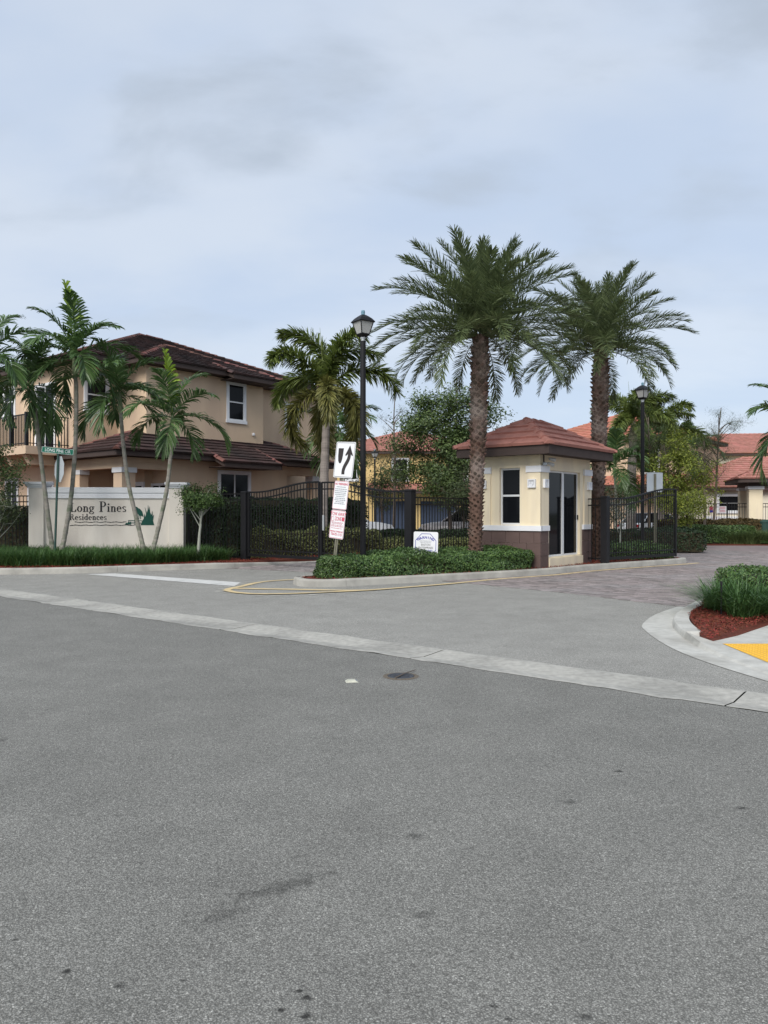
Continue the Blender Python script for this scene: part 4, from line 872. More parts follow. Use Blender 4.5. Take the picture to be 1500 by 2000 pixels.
def gate_leaf(label, hinge, free, z0, zh, zf, rz=None, flip=False):
    a, b = np.array(hinge, float), np.array(free, float); Lf = float(np.linalg.norm(b - a)); t = thing('gate', label, 'gate', (*a, 0), math.atan2(*(b - a)[::-1]))
    top = lambda x: zh + (zf - zh) * (.5 - .5 * math.cos(math.pi * min(1, max(0, (x / Lf - .12) / .8))))
    k = int(Lf / .113)
    for i in range(1, k): x = i * Lf / k; link('picket', PK, t, (x, 0, z0), (0, 0, 0), (1.1, 1.1, top(x) - z0 - .02))
    xs = np.linspace(.03, Lf - .03, 26)
    for dz, th in ((0, .022), (-.17, .018)):
        V = []; 
        for x in xs: V += [(x, -.02, top(x) + dz - th), (x, .02, top(x) + dz - th), (x, .02, top(x) + dz + th), (x, -.02, top(x) + dz + th)]
        n = len(xs); F = [(i * 4 + j, i * 4 + (j + 1) % 4, i * 4 + 4 + (j + 1) % 4, i * 4 + 4 + j) for i in range(n - 1) for j in range(4)] + [(3, 2, 1, 0), (4 * n - 4, 4 * n - 3, 4 * n - 2, 4 * n - 1)]
        MB().add(V, F).build('rail', M['black'], t)
    MB().box(.03, Lf - .03, -.022, .022, z0 - .02, z0 + .06).build('rail', M['black'], t); MB().box(.03, Lf - .03, -.018, .018, z0 + .15, z0 + .18).build('rail', M['black'], t)
    for x in (.0, Lf): MB().bbox(x - .03, x + .03, -.03, .03, z0 - .03, top(x) + .01, .006).build('stile', M['black'], t)
    return t
gl, gm, gr_ = W(-11.37, 7.67)[:2], W(-8.41, 7.67)[:2], W(-5.45, 7.67)[:2]
gate_post('black square gate post in red mulch beside the topiary bush', gl, 2.09, .2); gate_post('black square gate post between closed gate and island fence', gr_, 2.04, .2)
gate_leaf('closed arched black gate leaf hinged next to the hedge', W(-11.24, 7.67)[:2], W(-8.45, 7.67)[:2], .26, 2.06, 2.29)
g2_ = gate_leaf('closed arched black gate leaf behind the lamp post and signs', W(-5.58, 7.67)[:2], W(-8.37, 7.67)[:2], .26, 2.0, 2.27)
MB().bbox(2.70, 2.78, -.06, .0, 1.02, 1.42, .01).build('latch_box', M['galv'], g2_); MB().box(2.755, 2.775, -.045, -.025, .0, 1.02).build('drop_bolt', M['black'], g2_)
fence('short black fence between gate post and guardhouse', W(-5.45, 7.8)[:2], W(-5.32, 12.9)[:2], .2, 1.88, posts=(0, 1))
gp3 = (5.85, 20.35)
fence('short black fence joining the guardhouse to the exit gate', W(-4.9, 13.0)[:2], gp3, .2, 1.88, posts=(0, 0))
gate_post('black square hinge post of the open exit gate', gp3, 1.92, .18)
gate_leaf('open arched black exit gate leaf standing along the island kerb', (5.98, 20.45), (8.5, 22.4), .24, 1.86, 2.16)
fence('black picket fence between the sign wall and the gate post', (-5.8, 22.75), W(-11.5, 7.67)[:2], .15, 2.05, posts=(1, 0))
fence('black picket fence running left from the sign wall pillar', (-19.0, 23.4), (-10.3, 22.5), .15, 2.0, posts=(0, 1))
fence('black picket fence in front of the cream clubhouse', (14.6, 38.6), (22.0, 37.4), .1, 1.95, gap=.12)

# ------------------------------------------------------------------ street lamps
def lamp(label, xy, H=5.93, rz=.9, arms=True):
    t = thing('street_lamp', label, 'street lamp', (*xy, .0), rz, 'black post lamps along the drive'); k = H - 5.93
    MB().lathe([(.001, .1), (.11, .1), (.11, .35), (.085, .42), (.066, .5), (.062, 5.26 + k), (.001, 5.262 + k)], 14).build('pole', M['blackdull'], t, smooth=False)
    MB().lathe([(.045, 5.258 + k), (.045, 5.30 + k), (.058, 5.305 + k), (.058, 5.345 + k), (.04, 5.35 + k), (.001, 5.352 + k)], 12).build('collar', M['galv'], t)
    sq = [(math.cos(a), math.sin(a)) for a in np.radians((45, 135, 225, 315))]
    def fr(r0, z0, r1, z1, r=None): 
        V = [(x * r0, y * r0, z0 + k) for x, y in sq] + [(x * r1, y * r1, z1 + k) for x, y in sq]; return V
    mb = MB(); mb.add(fr(.09, 5.345, .15, 5.40) + fr(0, 0, .15, 5.42)[4:], [(0, 1, 5, 4), (1, 2, 6, 5), (2, 3, 7, 6), (3, 0, 4, 7), (3, 2, 1, 0), (4, 5, 9, 8), (5, 6, 10, 9), (6, 7, 11, 10), (7, 4, 8, 11), (8, 9, 10, 11)]); mb.build('lantern_base', M['black'], t)
    for i in range(4):
        a, b = sq[i], sq[(i + 1) % 4]; p = [np.array((*np.array(q) * r_, z + k)) for q, r_, z in ((a, .138, 5.42), (b, .138, 5.42), (b, .228, 5.665), (a, .228, 5.665))]; n_ = nrm(np.cross(p[1] - p[0], p[3] - p[0]))
        MB().add(p + [q - n_ * .004 for q in p], [(0, 1, 2, 3), (7, 6, 5, 4), (0, 4, 5, 1), (1, 5, 6, 2), (2, 6, 7, 3), (3, 7, 4, 0)]).build('pane', M['frost'], t)
        MB().tube([(a[0] * .145, a[1] * .145, 5.41 + k), (a[0] * .238, a[1] * .238, 5.68 + k)], .011, 5).build('bar', M['black'], t)
    V = []
    for r_, z in ((.27, 5.665), (.275, 5.685), (.20, 5.755), (.13, 5.80), (.065, 5.835)): V += [(x * r_, y * r_, z + k) for x, y in sq]
    MB().add(V, [(3, 2, 1, 0), (16, 17, 18, 19)] + [(i * 4 + j, i * 4 + (j + 1) % 4, i * 4 + 4 + (j + 1) % 4, i * 4 + 4 + j) for i in range(4) for j in range(4)]).build('lantern_roof', M['black'], t)
    MB().lathe([(.042, 5.83 + k), (.042, 5.885 + k), (.046, 5.90 + k), (.035, 5.935 + k), (.001, 5.94 + k)], 10).build('photocell', M['bluecap'], t); return t
lamp('tall black lamp post in the hedge at the island tip', (X_(709, 16.9), 16.9), rz=.62)
lamp('black lamp post behind the open exit gate', (X_(1255, 26.3), 26.3), rz=.62)
lamp('small distant black lamp post in front of the yellow house', (X_(732, 52), 52), H=5.75, rz=.62)

# ------------------------------------------------------------------ signs
lean = math.radians(6.3)
sg = thing('sign_post', 'leaning twin steel sign post with keep right and towing signs in hedge', 'sign', (X_(648.5, 16.3), 16.3, .1), rot=(0, lean, 0))
yaw = math.radians(-45)
for dx in (-.028, .028): 
    q = Vector((dx, .02, 0)); q.rotate(Matrix.Rotation(yaw, 3, 'Z'))
    MB().box(-.018, .018, -.012, .0, 0, 2.86).xf(Matrix.Translation(q) @ Matrix.Rotation(yaw, 4, 'Z')).build('post', M['uchannel'], sg)
def rounded(w, h, r, k=4):
    o = []
    for cx, cz, a0 in ((w / 2 - r, h / 2 - r, 0), (-w / 2 + r, h / 2 - r, 90), (-w / 2 + r, -h / 2 + r, 180), (w / 2 - r, -h / 2 + r, 270)):
        for a in np.radians(np.linspace(a0, a0 + 90, k + 1)): o.append((cx + r * math.cos(a), cz + r * math.sin(a)))
    return o
def flat(pts, y0, y1):
    n = len(pts); return MB().add([(a, y0, b) for a, b in pts] + [(a, y1, b) for a, b in pts], [tuple(range(n)), tuple(range(2 * n - 1, n - 1, -1))] + [(i, n + i, n + (i + 1) % n, (i + 1) % n) for i in range(n)])
def outline(w, h, r, t, y):
    a, b = rounded(w, h, r), rounded(w - 2 * t, h - 2 * t, max(.004, r - t)); n = len(a); return MB().add([(x, y, z) for x, z in a] + [(x, y, z) for x, z in b], [(i, (i + 1) % n, n + (i + 1) % n, n + i) for i in range(n)])
def plate(parent, w, h, z, name, border, rz, dx=0.0, bm='signblack', inset=.016, bt=.012, y=-.015, m='signwhite'):
    p = flat(rounded(w, h, .035), y - .003, y).build(name, M[m], parent); p.location = (dx, 0, z); p.rotation_euler = (0, 0, rz)
    if border: outline(w - 2 * inset, h - 2 * inset, .03, bt, y - .0042).build('border', M[bm], p)
    return p
RT = (math.radians(90), 0, 0); YF = -.0195
kp = plate(sg, .61, .765, 2.52, 'keep_right_sign', True, yaw, bt=.009)
flat([(-.22, .245), (-.055, .245), (-.06, .1), (-.075, -.0), (-.10, -.065), (-.13, -.082), (-.165, -.07), (-.195, -.02), (-.212, .08)][::-1], YF - .001, YF).build('island_symbol', M['signblack'], kp)
cl = smooth_line([(.0, -.31), (.0, -.22), (.035, -.13), (.10, -.03), (.135, .05), (.14, .13)], 5); a = offset_line(cl, .048); b = offset_line(cl, -.048)
n = len(cl); MB().add([(x, YF - .001, z) for x, z in a] + [(x, YF - .001, z) for x, z in b], [(i, i + 1, n + i + 1, n + i) for i in range(n - 1)]).build('arrow_shaft', M['signblack'], kp)
flat([(.01, .10), (.135, .31), (.255, .10), (.23, .085), (.19, .12), (.085, .12), (.04, .085)][::-1], YF - .0022, YF - .0012).build('arrow_head', M['signblack'], kp)
np_s = plate(sg, .455, .605, 1.765, 'no_trespassing_sign', True, yaw, .0, 'signred', .006, .008)
text('NO TRESPASSING', .062, (0, YF, .235), RT, M['signred'], np_s, sx=.82, bold=.0015)
pr = MB()
for r_, (wd, z) in enumerate(((.3, .175), (.38, .13), (.38, .09), (.37, .05), (.34, .012), (.28, -.028), (.32, -.068), (.36, -.105), (.27, -.142), (.34, -.18))):
    x = -wd / 2
    while x < wd / 2 - .02: w_ = rng.uniform(.03, .075); w_ = min(w_, wd / 2 - x); pr.box(x, x + w_ - .012, YF - .0008, YF, z - .0095, z + .0095); x += w_
pr.build('print_line', M['signprint'], np_s)
tw_ = plate(sg, .455, .605, 1.143, 'towing_sign', True, yaw, .0, 'signred', .008, .009)
text('TOW AWAY', .105, (0, YF, .215), RT, M['signred'], tw_, sx=.80, bold=.002); text('ZONE', .115, (.01, YF, .115), RT, M['signred'], tw_, sx=.66, bold=.002)
flat(rounded(.075, .085, .008), YF - .001, YF).build('tow_symbol', M['signred'], tw_).location = (.165, 0, .12)
outline(.085, .09, .01, .008, YF - .001).build('tow_symbol', M['signred'], tw_).location = (-.165, 0, .11)
pr = MB()
for z, wd in ((.04, .38), (.015, .36), (-.02, .37), (-.045, .38), (-.085, .36)):
    x = -wd / 2
    while x < wd / 2 - .02: w_ = rng.uniform(.03, .07); w_ = min(w_, wd / 2 - x); pr.box(x, x + w_ - .014, YF - .0008, YF, z - .008, z + .008); x += w_
pr.build('print_line', mat('pale_red_print', (.52, .22, .26), .6), tw_)
text('WESTWAY TOWING INC', .044, (0, YF, -.155), RT, M['signred'], tw_, sx=.80, bold=.0012); text('954-731-1115', .075, (0, YF, -.215), RT, M['signred'], tw_, sx=.82, bold=.002)

wg = thing('warning_sign', 'square white warning sign with blue octagon in the island hedge', 'sign', (X_(830, 17.3), 17.3, .1), math.radians(3), rot=(0, math.radians(1.5), math.radians(-6)))
MB().box(-.02, .02, .002, .03, 0, .9).build('stake', M['uchannel'], wg)
wp = plate(wg, .55, .55, .68, 'plate', False, 0, m='signwhite')
oc = [(-.10, .235), (.10, .235), (.235, .08), (.235, -.14), (.14, -.235), (-.14, -.235), (-.235, -.14), (-.235, .08)]
n = 8; ic = [(x * .95, z * .95) for x, z in oc]; MB().add([(x, YF, z) for x, z in oc] + [(x, YF, z) for x, z in ic], [(i, n + i, n + (i + 1) % n, (i + 1) % n) for i in range(n)]).build('border', M['signblue'], wp)
for i, ch in enumerate('WARNING'):
    a = math.radians(30 - i * 10); text(ch, .078, (-math.sin(a) * .33, YF, -.185 + math.cos(a) * .33), (math.radians(90), -a, 0), M['signblue'], wp, 'letter', bold=.0025)
text('ELECTRONICALLY', .036, (0, YF, .065), RT, M['signprint'], wp, sx=.95); text('PROTECTED BY', .036, (0, YF, .03), RT, M['signprint'], wp, sx=.95)
text('EASTON', .062, (0, YF, -.02), RT, M['signblack'], wp, sx=.9); text('ENTERPRISES', .062, (0, YF, -.085), RT, M['signblack'], wp, sx=.92); text('(800) 640-5492', .052, (0, YF, -.15), RT, M['signblue'], wp, sx=.95, bold=.001)

ss = thing('street_sign', 'green street name sign above the grey back of a stop sign', 'sign', (X_(106.5, 20.6), 20.6, .1), rot=(0, math.radians(1.9), 0))
MB().lathe([(.03, 0), (.03, 3.12), (.001, 3.121)], 10).build('post', M['postgreen'], ss)
b1 = flat(rounded(.80, .155, .012), -.004, .004).build('name_blade', M['signgreen'], ss); b1.location = (.0, -.036, 3.04); b1.rotation_euler = (0, math.radians(3.4), math.radians(14))
outline(.79, .145, .012, .006, -.0046).build('border', M['signwhite'], b1); text('LONG PINE CIR', .118, (0, -.005, -.004), RT, M['signwhite'], b1, sx=.78, bold=.0008)
b2 = flat(rounded(.62, .155, .012), -.004, .004).build('name_blade', M['signgreen'], ss); b2.location = (.03, 0, 3.215); b2.rotation_euler = (0, math.radians(-2), math.radians(-70))
outline(.61, .145, .012, .008, -.0046).build('border', M['signwhite'], b2); text('S 19W', .13, (0, -.005, -.004), RT, M['signwhite'], b2, sx=1.15, bold=.002)
oct_ = [(.375 * math.cos(a), .375 * math.sin(a)) for a in np.radians(np.arange(22.5, 360, 45))]
st_ = flat(oct_, -.003, .003).build('stop_sign_back', M['signback'], ss); st_.location = (.025, .04, 2.55); st_.rotation_euler = (0, 0, math.radians(-48))

bs = thing('traffic_sign', 'grey back of a rectangular sign behind the open exit gate', 'sign', (X_(1279.5, 24.5), 24.5, 0), math.radians(8))
MB().box(-.03, .03, -.02, .02, 0, 2.72).build('post', M['uchannel'], bs); flat(rounded(.54, .62, .02), .022, .026).build('plate', M['signback'], bs).location = (0, 0, 2.45)
for lb, u, c, wz in (('small red and blue notice on the clubhouse fence', 1389, 'signred', (.17, .3)), ('white notice with red print on the clubhouse fence', 1411, 'signwhite', (.36, .33))):
    t = thing('notice', lb, 'notice', (X_(u, 37.75), 37.75, 1.62), -.16); flat(rounded(*wz, .01), -.004, .0).build('plate', M[c], t)
    if c == 'signred': flat(rounded(.15, .12, .01), -.007, -.005).build('blue_panel', M['signblue'], t).location = (0, 0, -.08)
    else:
        for k in range(4): MB().box(-.14, .14, -.007, -.005, .1 - k * .075, .13 - k * .075).build('print_line', M['signred'], t)

# small things on the street
x, y, _ = G(687, 1331); pm = thing('pavement_marker', 'small white raised reflector on the asphalt', 'road marker', (x, y, 0), .15)
MB().add([(-.055, -.045, 0), (.055, -.045, 0), (.055, .045, 0), (-.055, .045, 0), (-.03, -.03, .016), (.03, -.03, .016), (.03, .03, .016), (-.03, .03, .016)], [(4, 5, 6, 7), (0, 1, 5, 4), (1, 2, 6, 5), (2, 3, 7, 6), (3, 0, 4, 7)]).build('body', mat('marker_plastic', (.46, .46, .38), .6, .2, 20), pm)
MB().add([(.052, -.037, .004), (.052, .037, .004), (.033, .026, .0162), (.033, -.026, .0162)], [(0, 1, 2, 3)]).build('lens', M['signprint'], pm)
x, y, _ = G(783, 1321); vc = thing('valve_cover', 'round dark iron valve cover set in the asphalt', 'manhole cover', (x, y, 0)); MB().lathe([(.165, .002), (.125, .006), (.124, -.01)], 24).build('patch_ring', M['dirtring'], vc); MB().lathe([(.122, .003), (.118, .008), (.10, .008), (.098, .004), (.001, .004)], 24).build('lid', M['iron'], vc)
for k in range(4): MB().box(-.075, .075, -.052 + k * .03, -.038 + k * .03, .0045, .008).build('rib', M['iron'], vc)
sk = MB().tube([G(772, 1324, .012), G(790, 1315, .02), G(812, 1308, .012)], [.006, .005, .003], 5).build('stick', M['bark']); tag(sk, 'thin dark twig lying across the valve cover', 'twig')

# ------------------------------------------------------------------ palms
def frond_mesh(name, m, L, elev, droop, nl, leaf, wid, style, seed, twist=.0):
    r = np.random.default_rng(seed); k = 26; t = np.linspace(0, 1, k); ang = math.radians(elev) - math.radians(droop) * t ** 1.35
    ds = L / (k - 1); px = np.concatenate([[0], np.cumsum(np.cos(ang[:-1]) * ds)]); pz = np.concatenate([[0], np.cumsum(np.sin(ang[:-1]) * ds)]); py = twist * L * t ** 2
    pts = np.stack([px, py, pz], 1); mb = MB(); rad = {'date': .016, 'adon': .014, 'fox': .018}[style]
    mb.tube(pts, rad * (1 - .88 * t) + .0015, 4, cap=False)
    t0 = {'date': .10, 'adon': .14, 'fox': .12}[style]; n = nl * 2; tt = np.repeat(np.linspace(t0, .995, nl), 2) + r.normal(size=n) * .004; tt = np.clip(tt, t0, 1); side = np.tile([1.0, -1.0], nl)
    P = np.stack([np.interp(tt, t, pts[:, i]) for i in range(3)], 1); a = np.interp(tt, t, ang); T = np.stack([np.cos(a), np.zeros(n), np.sin(a)], 1); Nn = np.stack([-np.sin(a), np.zeros(n), np.cos(a)], 1); S = np.stack([np.zeros(n), side, np.zeros(n)], 1)
    u = (tt - t0) / (1 - t0)
    if style == 'date': ll = leaf * (.45 + .75 * np.sin(np.pi * np.clip(u * .8 + .14, 0, 1))) * r.uniform(.85, 1.1, n); phi = np.radians(62 - 34 * u + r.normal(size=n) * 7); psi = np.radians(np.where(r.random(n) < .5, 18, 48) + r.normal(size=n) * 12); g_ = .10
    elif style == 'adon': ll = leaf * (.5 + .6 * np.sin(np.pi * np.clip(u * .85 + .12, 0, 1))) * r.uniform(.9, 1.08, n); phi = np.radians(62 - 36 * u + r.normal(size=n) * 5); psi = np.radians(30 + r.normal(size=n) * 9); g_ = .38
    else: ll = leaf * (.55 + .5 * np.sin(np.pi * np.clip(u * .85 + .1, 0, 1))) * r.uniform(.8, 1.1, n); phi = np.radians(64 - 26 * u + r.normal(size=n) * 9); psi = np.radians(r.uniform(-75, 90, n)); g_ = .24
    D = nrm(T * np.cos(phi)[:, None] + (S * np.cos(psi)[:, None] + Nn * np.sin(psi)[:, None]) * np.sin(phi)[:, None]); B = nrm(np.cross(D, Nn + .35 * r.normal(size=(n, 3)))); l = ll[:, None]; w = (wid * r.uniform(.8, 1.15, n))[:, None]; dn = np.array((0, 0, -1.0))
    m1 = P + D * l * .45 + dn * l * g_ * .16; m2 = P + D * l * .78 + dn * l * g_ * .55; e = P + D * l * (1 - .12 * g_) + dn * l * g_
    v = np.stack([P - B * w * .25, P + B * w * .25, m1 - B * w * .5, m1 + B * w * .5, m2 - B * w * .38, m2 + B * w * .38, e], 1).reshape(-1, 3); b = np.arange(n)[:, None] * 7
    mb.add(v, np.concatenate([b + np.array([[0, 1, 3, 2]]), b + np.array([[2, 3, 5, 4]])])); mb.F.append(b + np.array([[4, 5, 6]]) + (mb.n - 7 * n))
    return mb.mesh(name, m)
FM = {}
for i, el in enumerate((86, 74, 62, 50, 38, 25, 12, -2)):
    for s_ in (0, 1): FM['date', i, s_] = frond_mesh('frond', M['datefrond'], 2.75, el, 30 + 6 * i, 112, .42, .0245, 'date', 10 + i * 2 + s_, .05 * (s_ * 2 - 1))
for i, el in enumerate((72, 55, 36, 14, -12)):
    for s_ in (0, 1): FM['adon', i, s_] = frond_mesh('frond', M['adonfrond'], 1.75, el, 62 + 10 * i, 46, .54, .046, 'adon', 40 + i * 2 + s_, .06 * (s_ * 2 - 1))
    FM['fox', i, 0] = frond_mesh('frond', M['foxfrond'], 2.3, el + 12, 112 + 8 * i, 300, .46, .036, 'fox', 60 + i, .05); FM['fox', i, 1] = frond_mesh('frond', M['foxold'], 2.2, el + 6, 118 + 8 * i, 300, .46, .036, 'fox', 70 + i, -.05)
FM['spear'] = frond_mesh('frond', M['newfrond'], 1.75, 86, 12, 52, .40, .045, 'adon', 90); FM['foxnew'] = frond_mesh('frond', M['foxfrond'], 2.1, 84, 125, 230, .46, .036, 'fox', 91)

def date_palm(label, base, lean, H, r0, seed, nf=58, fs=1.0):
    r = np.random.default_rng(seed); t = thing('date_palm', label, 'palm tree', (*base, 0), group='date palms beside the guardhouse'); zs = np.linspace(.05, H, 14); cx = lean[0] * (zs / H) ** 1.2; cy = lean[1] * (zs / H) ** 1.2
    rad = np.interp(zs / H, [0, .04, .12, .45, .5, .62, .9, 1], [r0 * 1.25, r0 * 1.0, r0 * .92, r0 * .98, r0 * 1.02, r0 * 1.15, r0 * 1.2, r0 * .9])
    MB().tube(np.stack([cx, cy, zs], 1), rad, 14).build('trunk', M['datebark'], t)
    boots = MB(); nb = int(H / .0115); i = np.arange(nb); z = .1 + i / nb * (H - .15); an = i * 2.39996; R = np.interp(z, zs, rad); X = np.interp(z, zs, cx); Y = np.interp(z, zs, cy)
    er = np.stack([np.cos(an), np.sin(an), 0 * an], 1); et = np.stack([-np.sin(an), np.cos(an), 0 * an], 1); uz = np.array((0, 0, 1.0)); c = np.stack([X, Y, z], 1) + er * R[:, None]
    sc = (r.uniform(.8, 1.2, nb) * np.interp(z / H, [0, .3, .45, .6, 1], [.75, .8, 1.0, 1.15, 1.25]))[:, None]; out_ = (r.uniform(.02, .065, nb) * np.interp(z / H, [0, .5, 1], [1, 1, 1.6]))[:, None]
    v = np.stack([c - uz * .055 * sc - er * .01, c + et * .048 * sc - er * .006, c - et * .048 * sc - er * .006, c + uz * .05 * sc + er * out_, c + uz * .035 * sc + er * out_ + et * .02, c + uz * .035 * sc + er * out_ - et * .02, c + uz * .05 * sc - er * .008], 1).reshape(-1, 3); b = np.arange(nb)[:, None] * 7
    boots.add(v, np.concatenate([b + np.array([q]) for q in ((0, 1, 4), (0, 4, 5), (0, 5, 2), (4, 3, 5), (1, 6, 3), (1, 3, 4), (2, 5, 3), (2, 3, 6))])); bo = boots.build('leaf_bases', M['datebark'], t); bo['kind'] = 'stuff'
    for k in range(nf):
        q = k / (nf - 1); cls = min(7, int(q ** 1.0 * 8)); az = k * 2.39996 + r.normal() * .15; s_ = fs * r.uniform(.88, 1.08) * (.74, .86, .94, 1, 1, 1, 1, .9)[cls]; rr = .05 + .10 * q
        link('frond', FM['date', cls, k % 2], t, (lean[0] + rr * math.cos(az), lean[1] + rr * math.sin(az), H - .05 + .22 * (1 - q)), (r.normal() * .06, r.normal() * .05, az), s_)
    return t
date_palm('taller front date palm with rough brown trunk beside guardhouse window', (2.17, 18.33), (.14, .0), 5.72, .155, 1, 82, .92)
date_palm('second date palm standing behind the guardhouse', (6.10, 22.0), (.12, 0), 6.15, .175, 2, 66, .9)

def ringed_trunk(pts, rad, m, t, name='trunk', k=10):
    p = smooth_line(pts, 14); n = len(p); q = np.linspace(0, 1, n); R = np.interp(q, *rad) * (1 + .035 * np.sign(np.sin(np.arange(n) * 1.7)))
    return MB().tube(p, R, k).build(name, m, t)
def adonidia(label, base, path, seed, nf=10, spear=True, fs=1.0, m0='palmbark', group='slim palms in front of the sign wall'):
    r = np.random.default_rng(seed); t = thing('christmas_palm', label, 'palm tree', (*base, 0), group=group); pts = [np.array(p) for p in path]; ringed_trunk(pts, ([0, .1, .5, 1], [.085, .07, .058, .05]), M[m0], t)
    top = pts[-1]; d = nrm(pts[-1] - pts[-2]); ringed_trunk([top - d * .02, top + d * .25, top + d * .55], ([0, .25, 1], [.052, .075, .03]), M['crownshaft'], t, 'crownshaft'); hub = top + d * .48
    for k in range(nf):
        q = k / max(1, nf - 1); cls = min(4, int(q * 5)); az = k * 2.39996 + seed; link('frond', FM['adon', cls, k % 2], t, tuple(hub + d * .1 * (1 - q)), (r.normal() * .12, r.normal() * .08, az), fs * r.uniform(.85, 1.1))
    if spear: link('frond', FM['spear'], t, tuple(hub + d * .15), (0, 0, 2.7), fs * 1.05)
    return t
def ap(u, v, d, b): return (X_(u, d) - b[0], d - b[1], Z_(v, d))
for lb, d, pth, sd, nf, sp, fs in (
    ('slim palm leaning left past the street sign post', 21.2, ((103, 1078), (98, 1040), (84, 930), (72, 830), (67, 790)), 3, 12, False, .9),
    ('tallest slim palm crossing the first letters of the wall', 21.0, ((119, 1078), (126, 1050), (140, 960), (148, 850), (149, 760), (147, 735)), 5, 13, True, 1.08),
    ('slim palm crossing the heron on the sign wall', 21.5, ((279, 1070), (273, 1040), (252, 950), (241, 870), (236, 805)), 8, 12, False, .98),
    ('short slim palm with bright upright new leaf near wall pillar', 21.3, ((300, 1070), (306, 1045), (325, 960), (334, 880), (335, 850)), 11, 10, True, .95)):
    b = (X_(pth[0][0], d), d); adonidia(lb, b, [(0, 0, .06)] + [ap(u, v, d + (.1 if i else 0), b) for i, (u, v) in enumerate(pth)], sd, nf, sp, fs)
b = (X_(-38, 20), 20); adonidia('palm at the left edge with only leaf tips in view', b, [(0, 0, .1), (.03, 0, 2.5), (.05, .0, 4.9)], 14, 11, False, 1.05)
b = (X_(1556, 27), 27); adonidia('palm at the right edge with drooping leaves in view', b, [(0, 0, 0), (.1, 0, 2.2), (.15, 0, 4.0)], 4, 12, False, 1.2, group='palms behind the far hedges')
for lb, u, d, h, sd in (('young palm with dark leaves between house and keep right sign', 664, 31, 4.2, 21), ('short palm behind the second lamp post on its left side', 1201, 33, 3.0, 27), ('far palm showing between lime tree and thin pines', 1352, 44, 4.6, 33)):
    b = (X_(u, d), d); adonidia(lb, b, [(0, 0, 0), (.05, 0, h * .5), (0, 0, h)], sd, 11, False, 1.15, group='palms behind the far hedges')

def foxtail(label, base, H, seed, nf=11, fs=1.0, r0=.15, old=True, lean=.1, group='foxtail palms'):
    r = np.random.default_rng(seed); t = thing('foxtail_palm', label, 'palm tree', (*base, 0), group=group); ringed_trunk([(0, 0, 0), (0, 0, H * .4), (lean * .5, 0, H * .75), (lean, 0, H)], ([0, .1, .5, 1], [r0 * 1.3, r0 * 1.1, r0, r0 * .8]), M['foxbark'], t, k=14)
    ringed_trunk([(lean, 0, H - .02), (lean, 0, H + .35), (lean + .03, 0, H + .95)], ([0, .2, 1], [r0 * .82, r0 * 1.0, r0 * .4]), M['foxshaft'], t, 'crownshaft', 14)
    for k in range(nf):
        q = k / (nf - 1); cls = min(4, int(q * 5)); az = k * 2.39996 + seed; link('frond', FM['fox', cls, 1 if (old and cls >= 3) else 0], t, (lean, 0, H + .9 - .1 * q), (r.normal() * .1, r.normal() * .08, az), fs * r.uniform(.9, 1.08))
    link('frond', FM['foxnew'], t, (lean, 0, H + .9), (0, 0, .15), fs); MB().tube([(lean, 0, H + .9), (lean - .15, 0, H + 2.0), (lean - .22, .0, H + 2.9)], [.025, .015, .004], 5).build('spear_leaf', M['rachis'], t); return t
foxtail('foxtail palm with bushy drooping yellowing leaves behind the gate', (X_(632, 25), 25), 4.6, 3, 11, 1.2, .145)
foxtail('foxtail palm with pale trunk behind the second lamp post', (X_(1232, 37), 37), 4.9, 6, 12, 1.15, .22, False)
foxtail('foxtail palm with dark leaves between lamp post and lime tree', (X_(1292, 40), 40), 4.6, 9, 11, 1.1, .16, False)

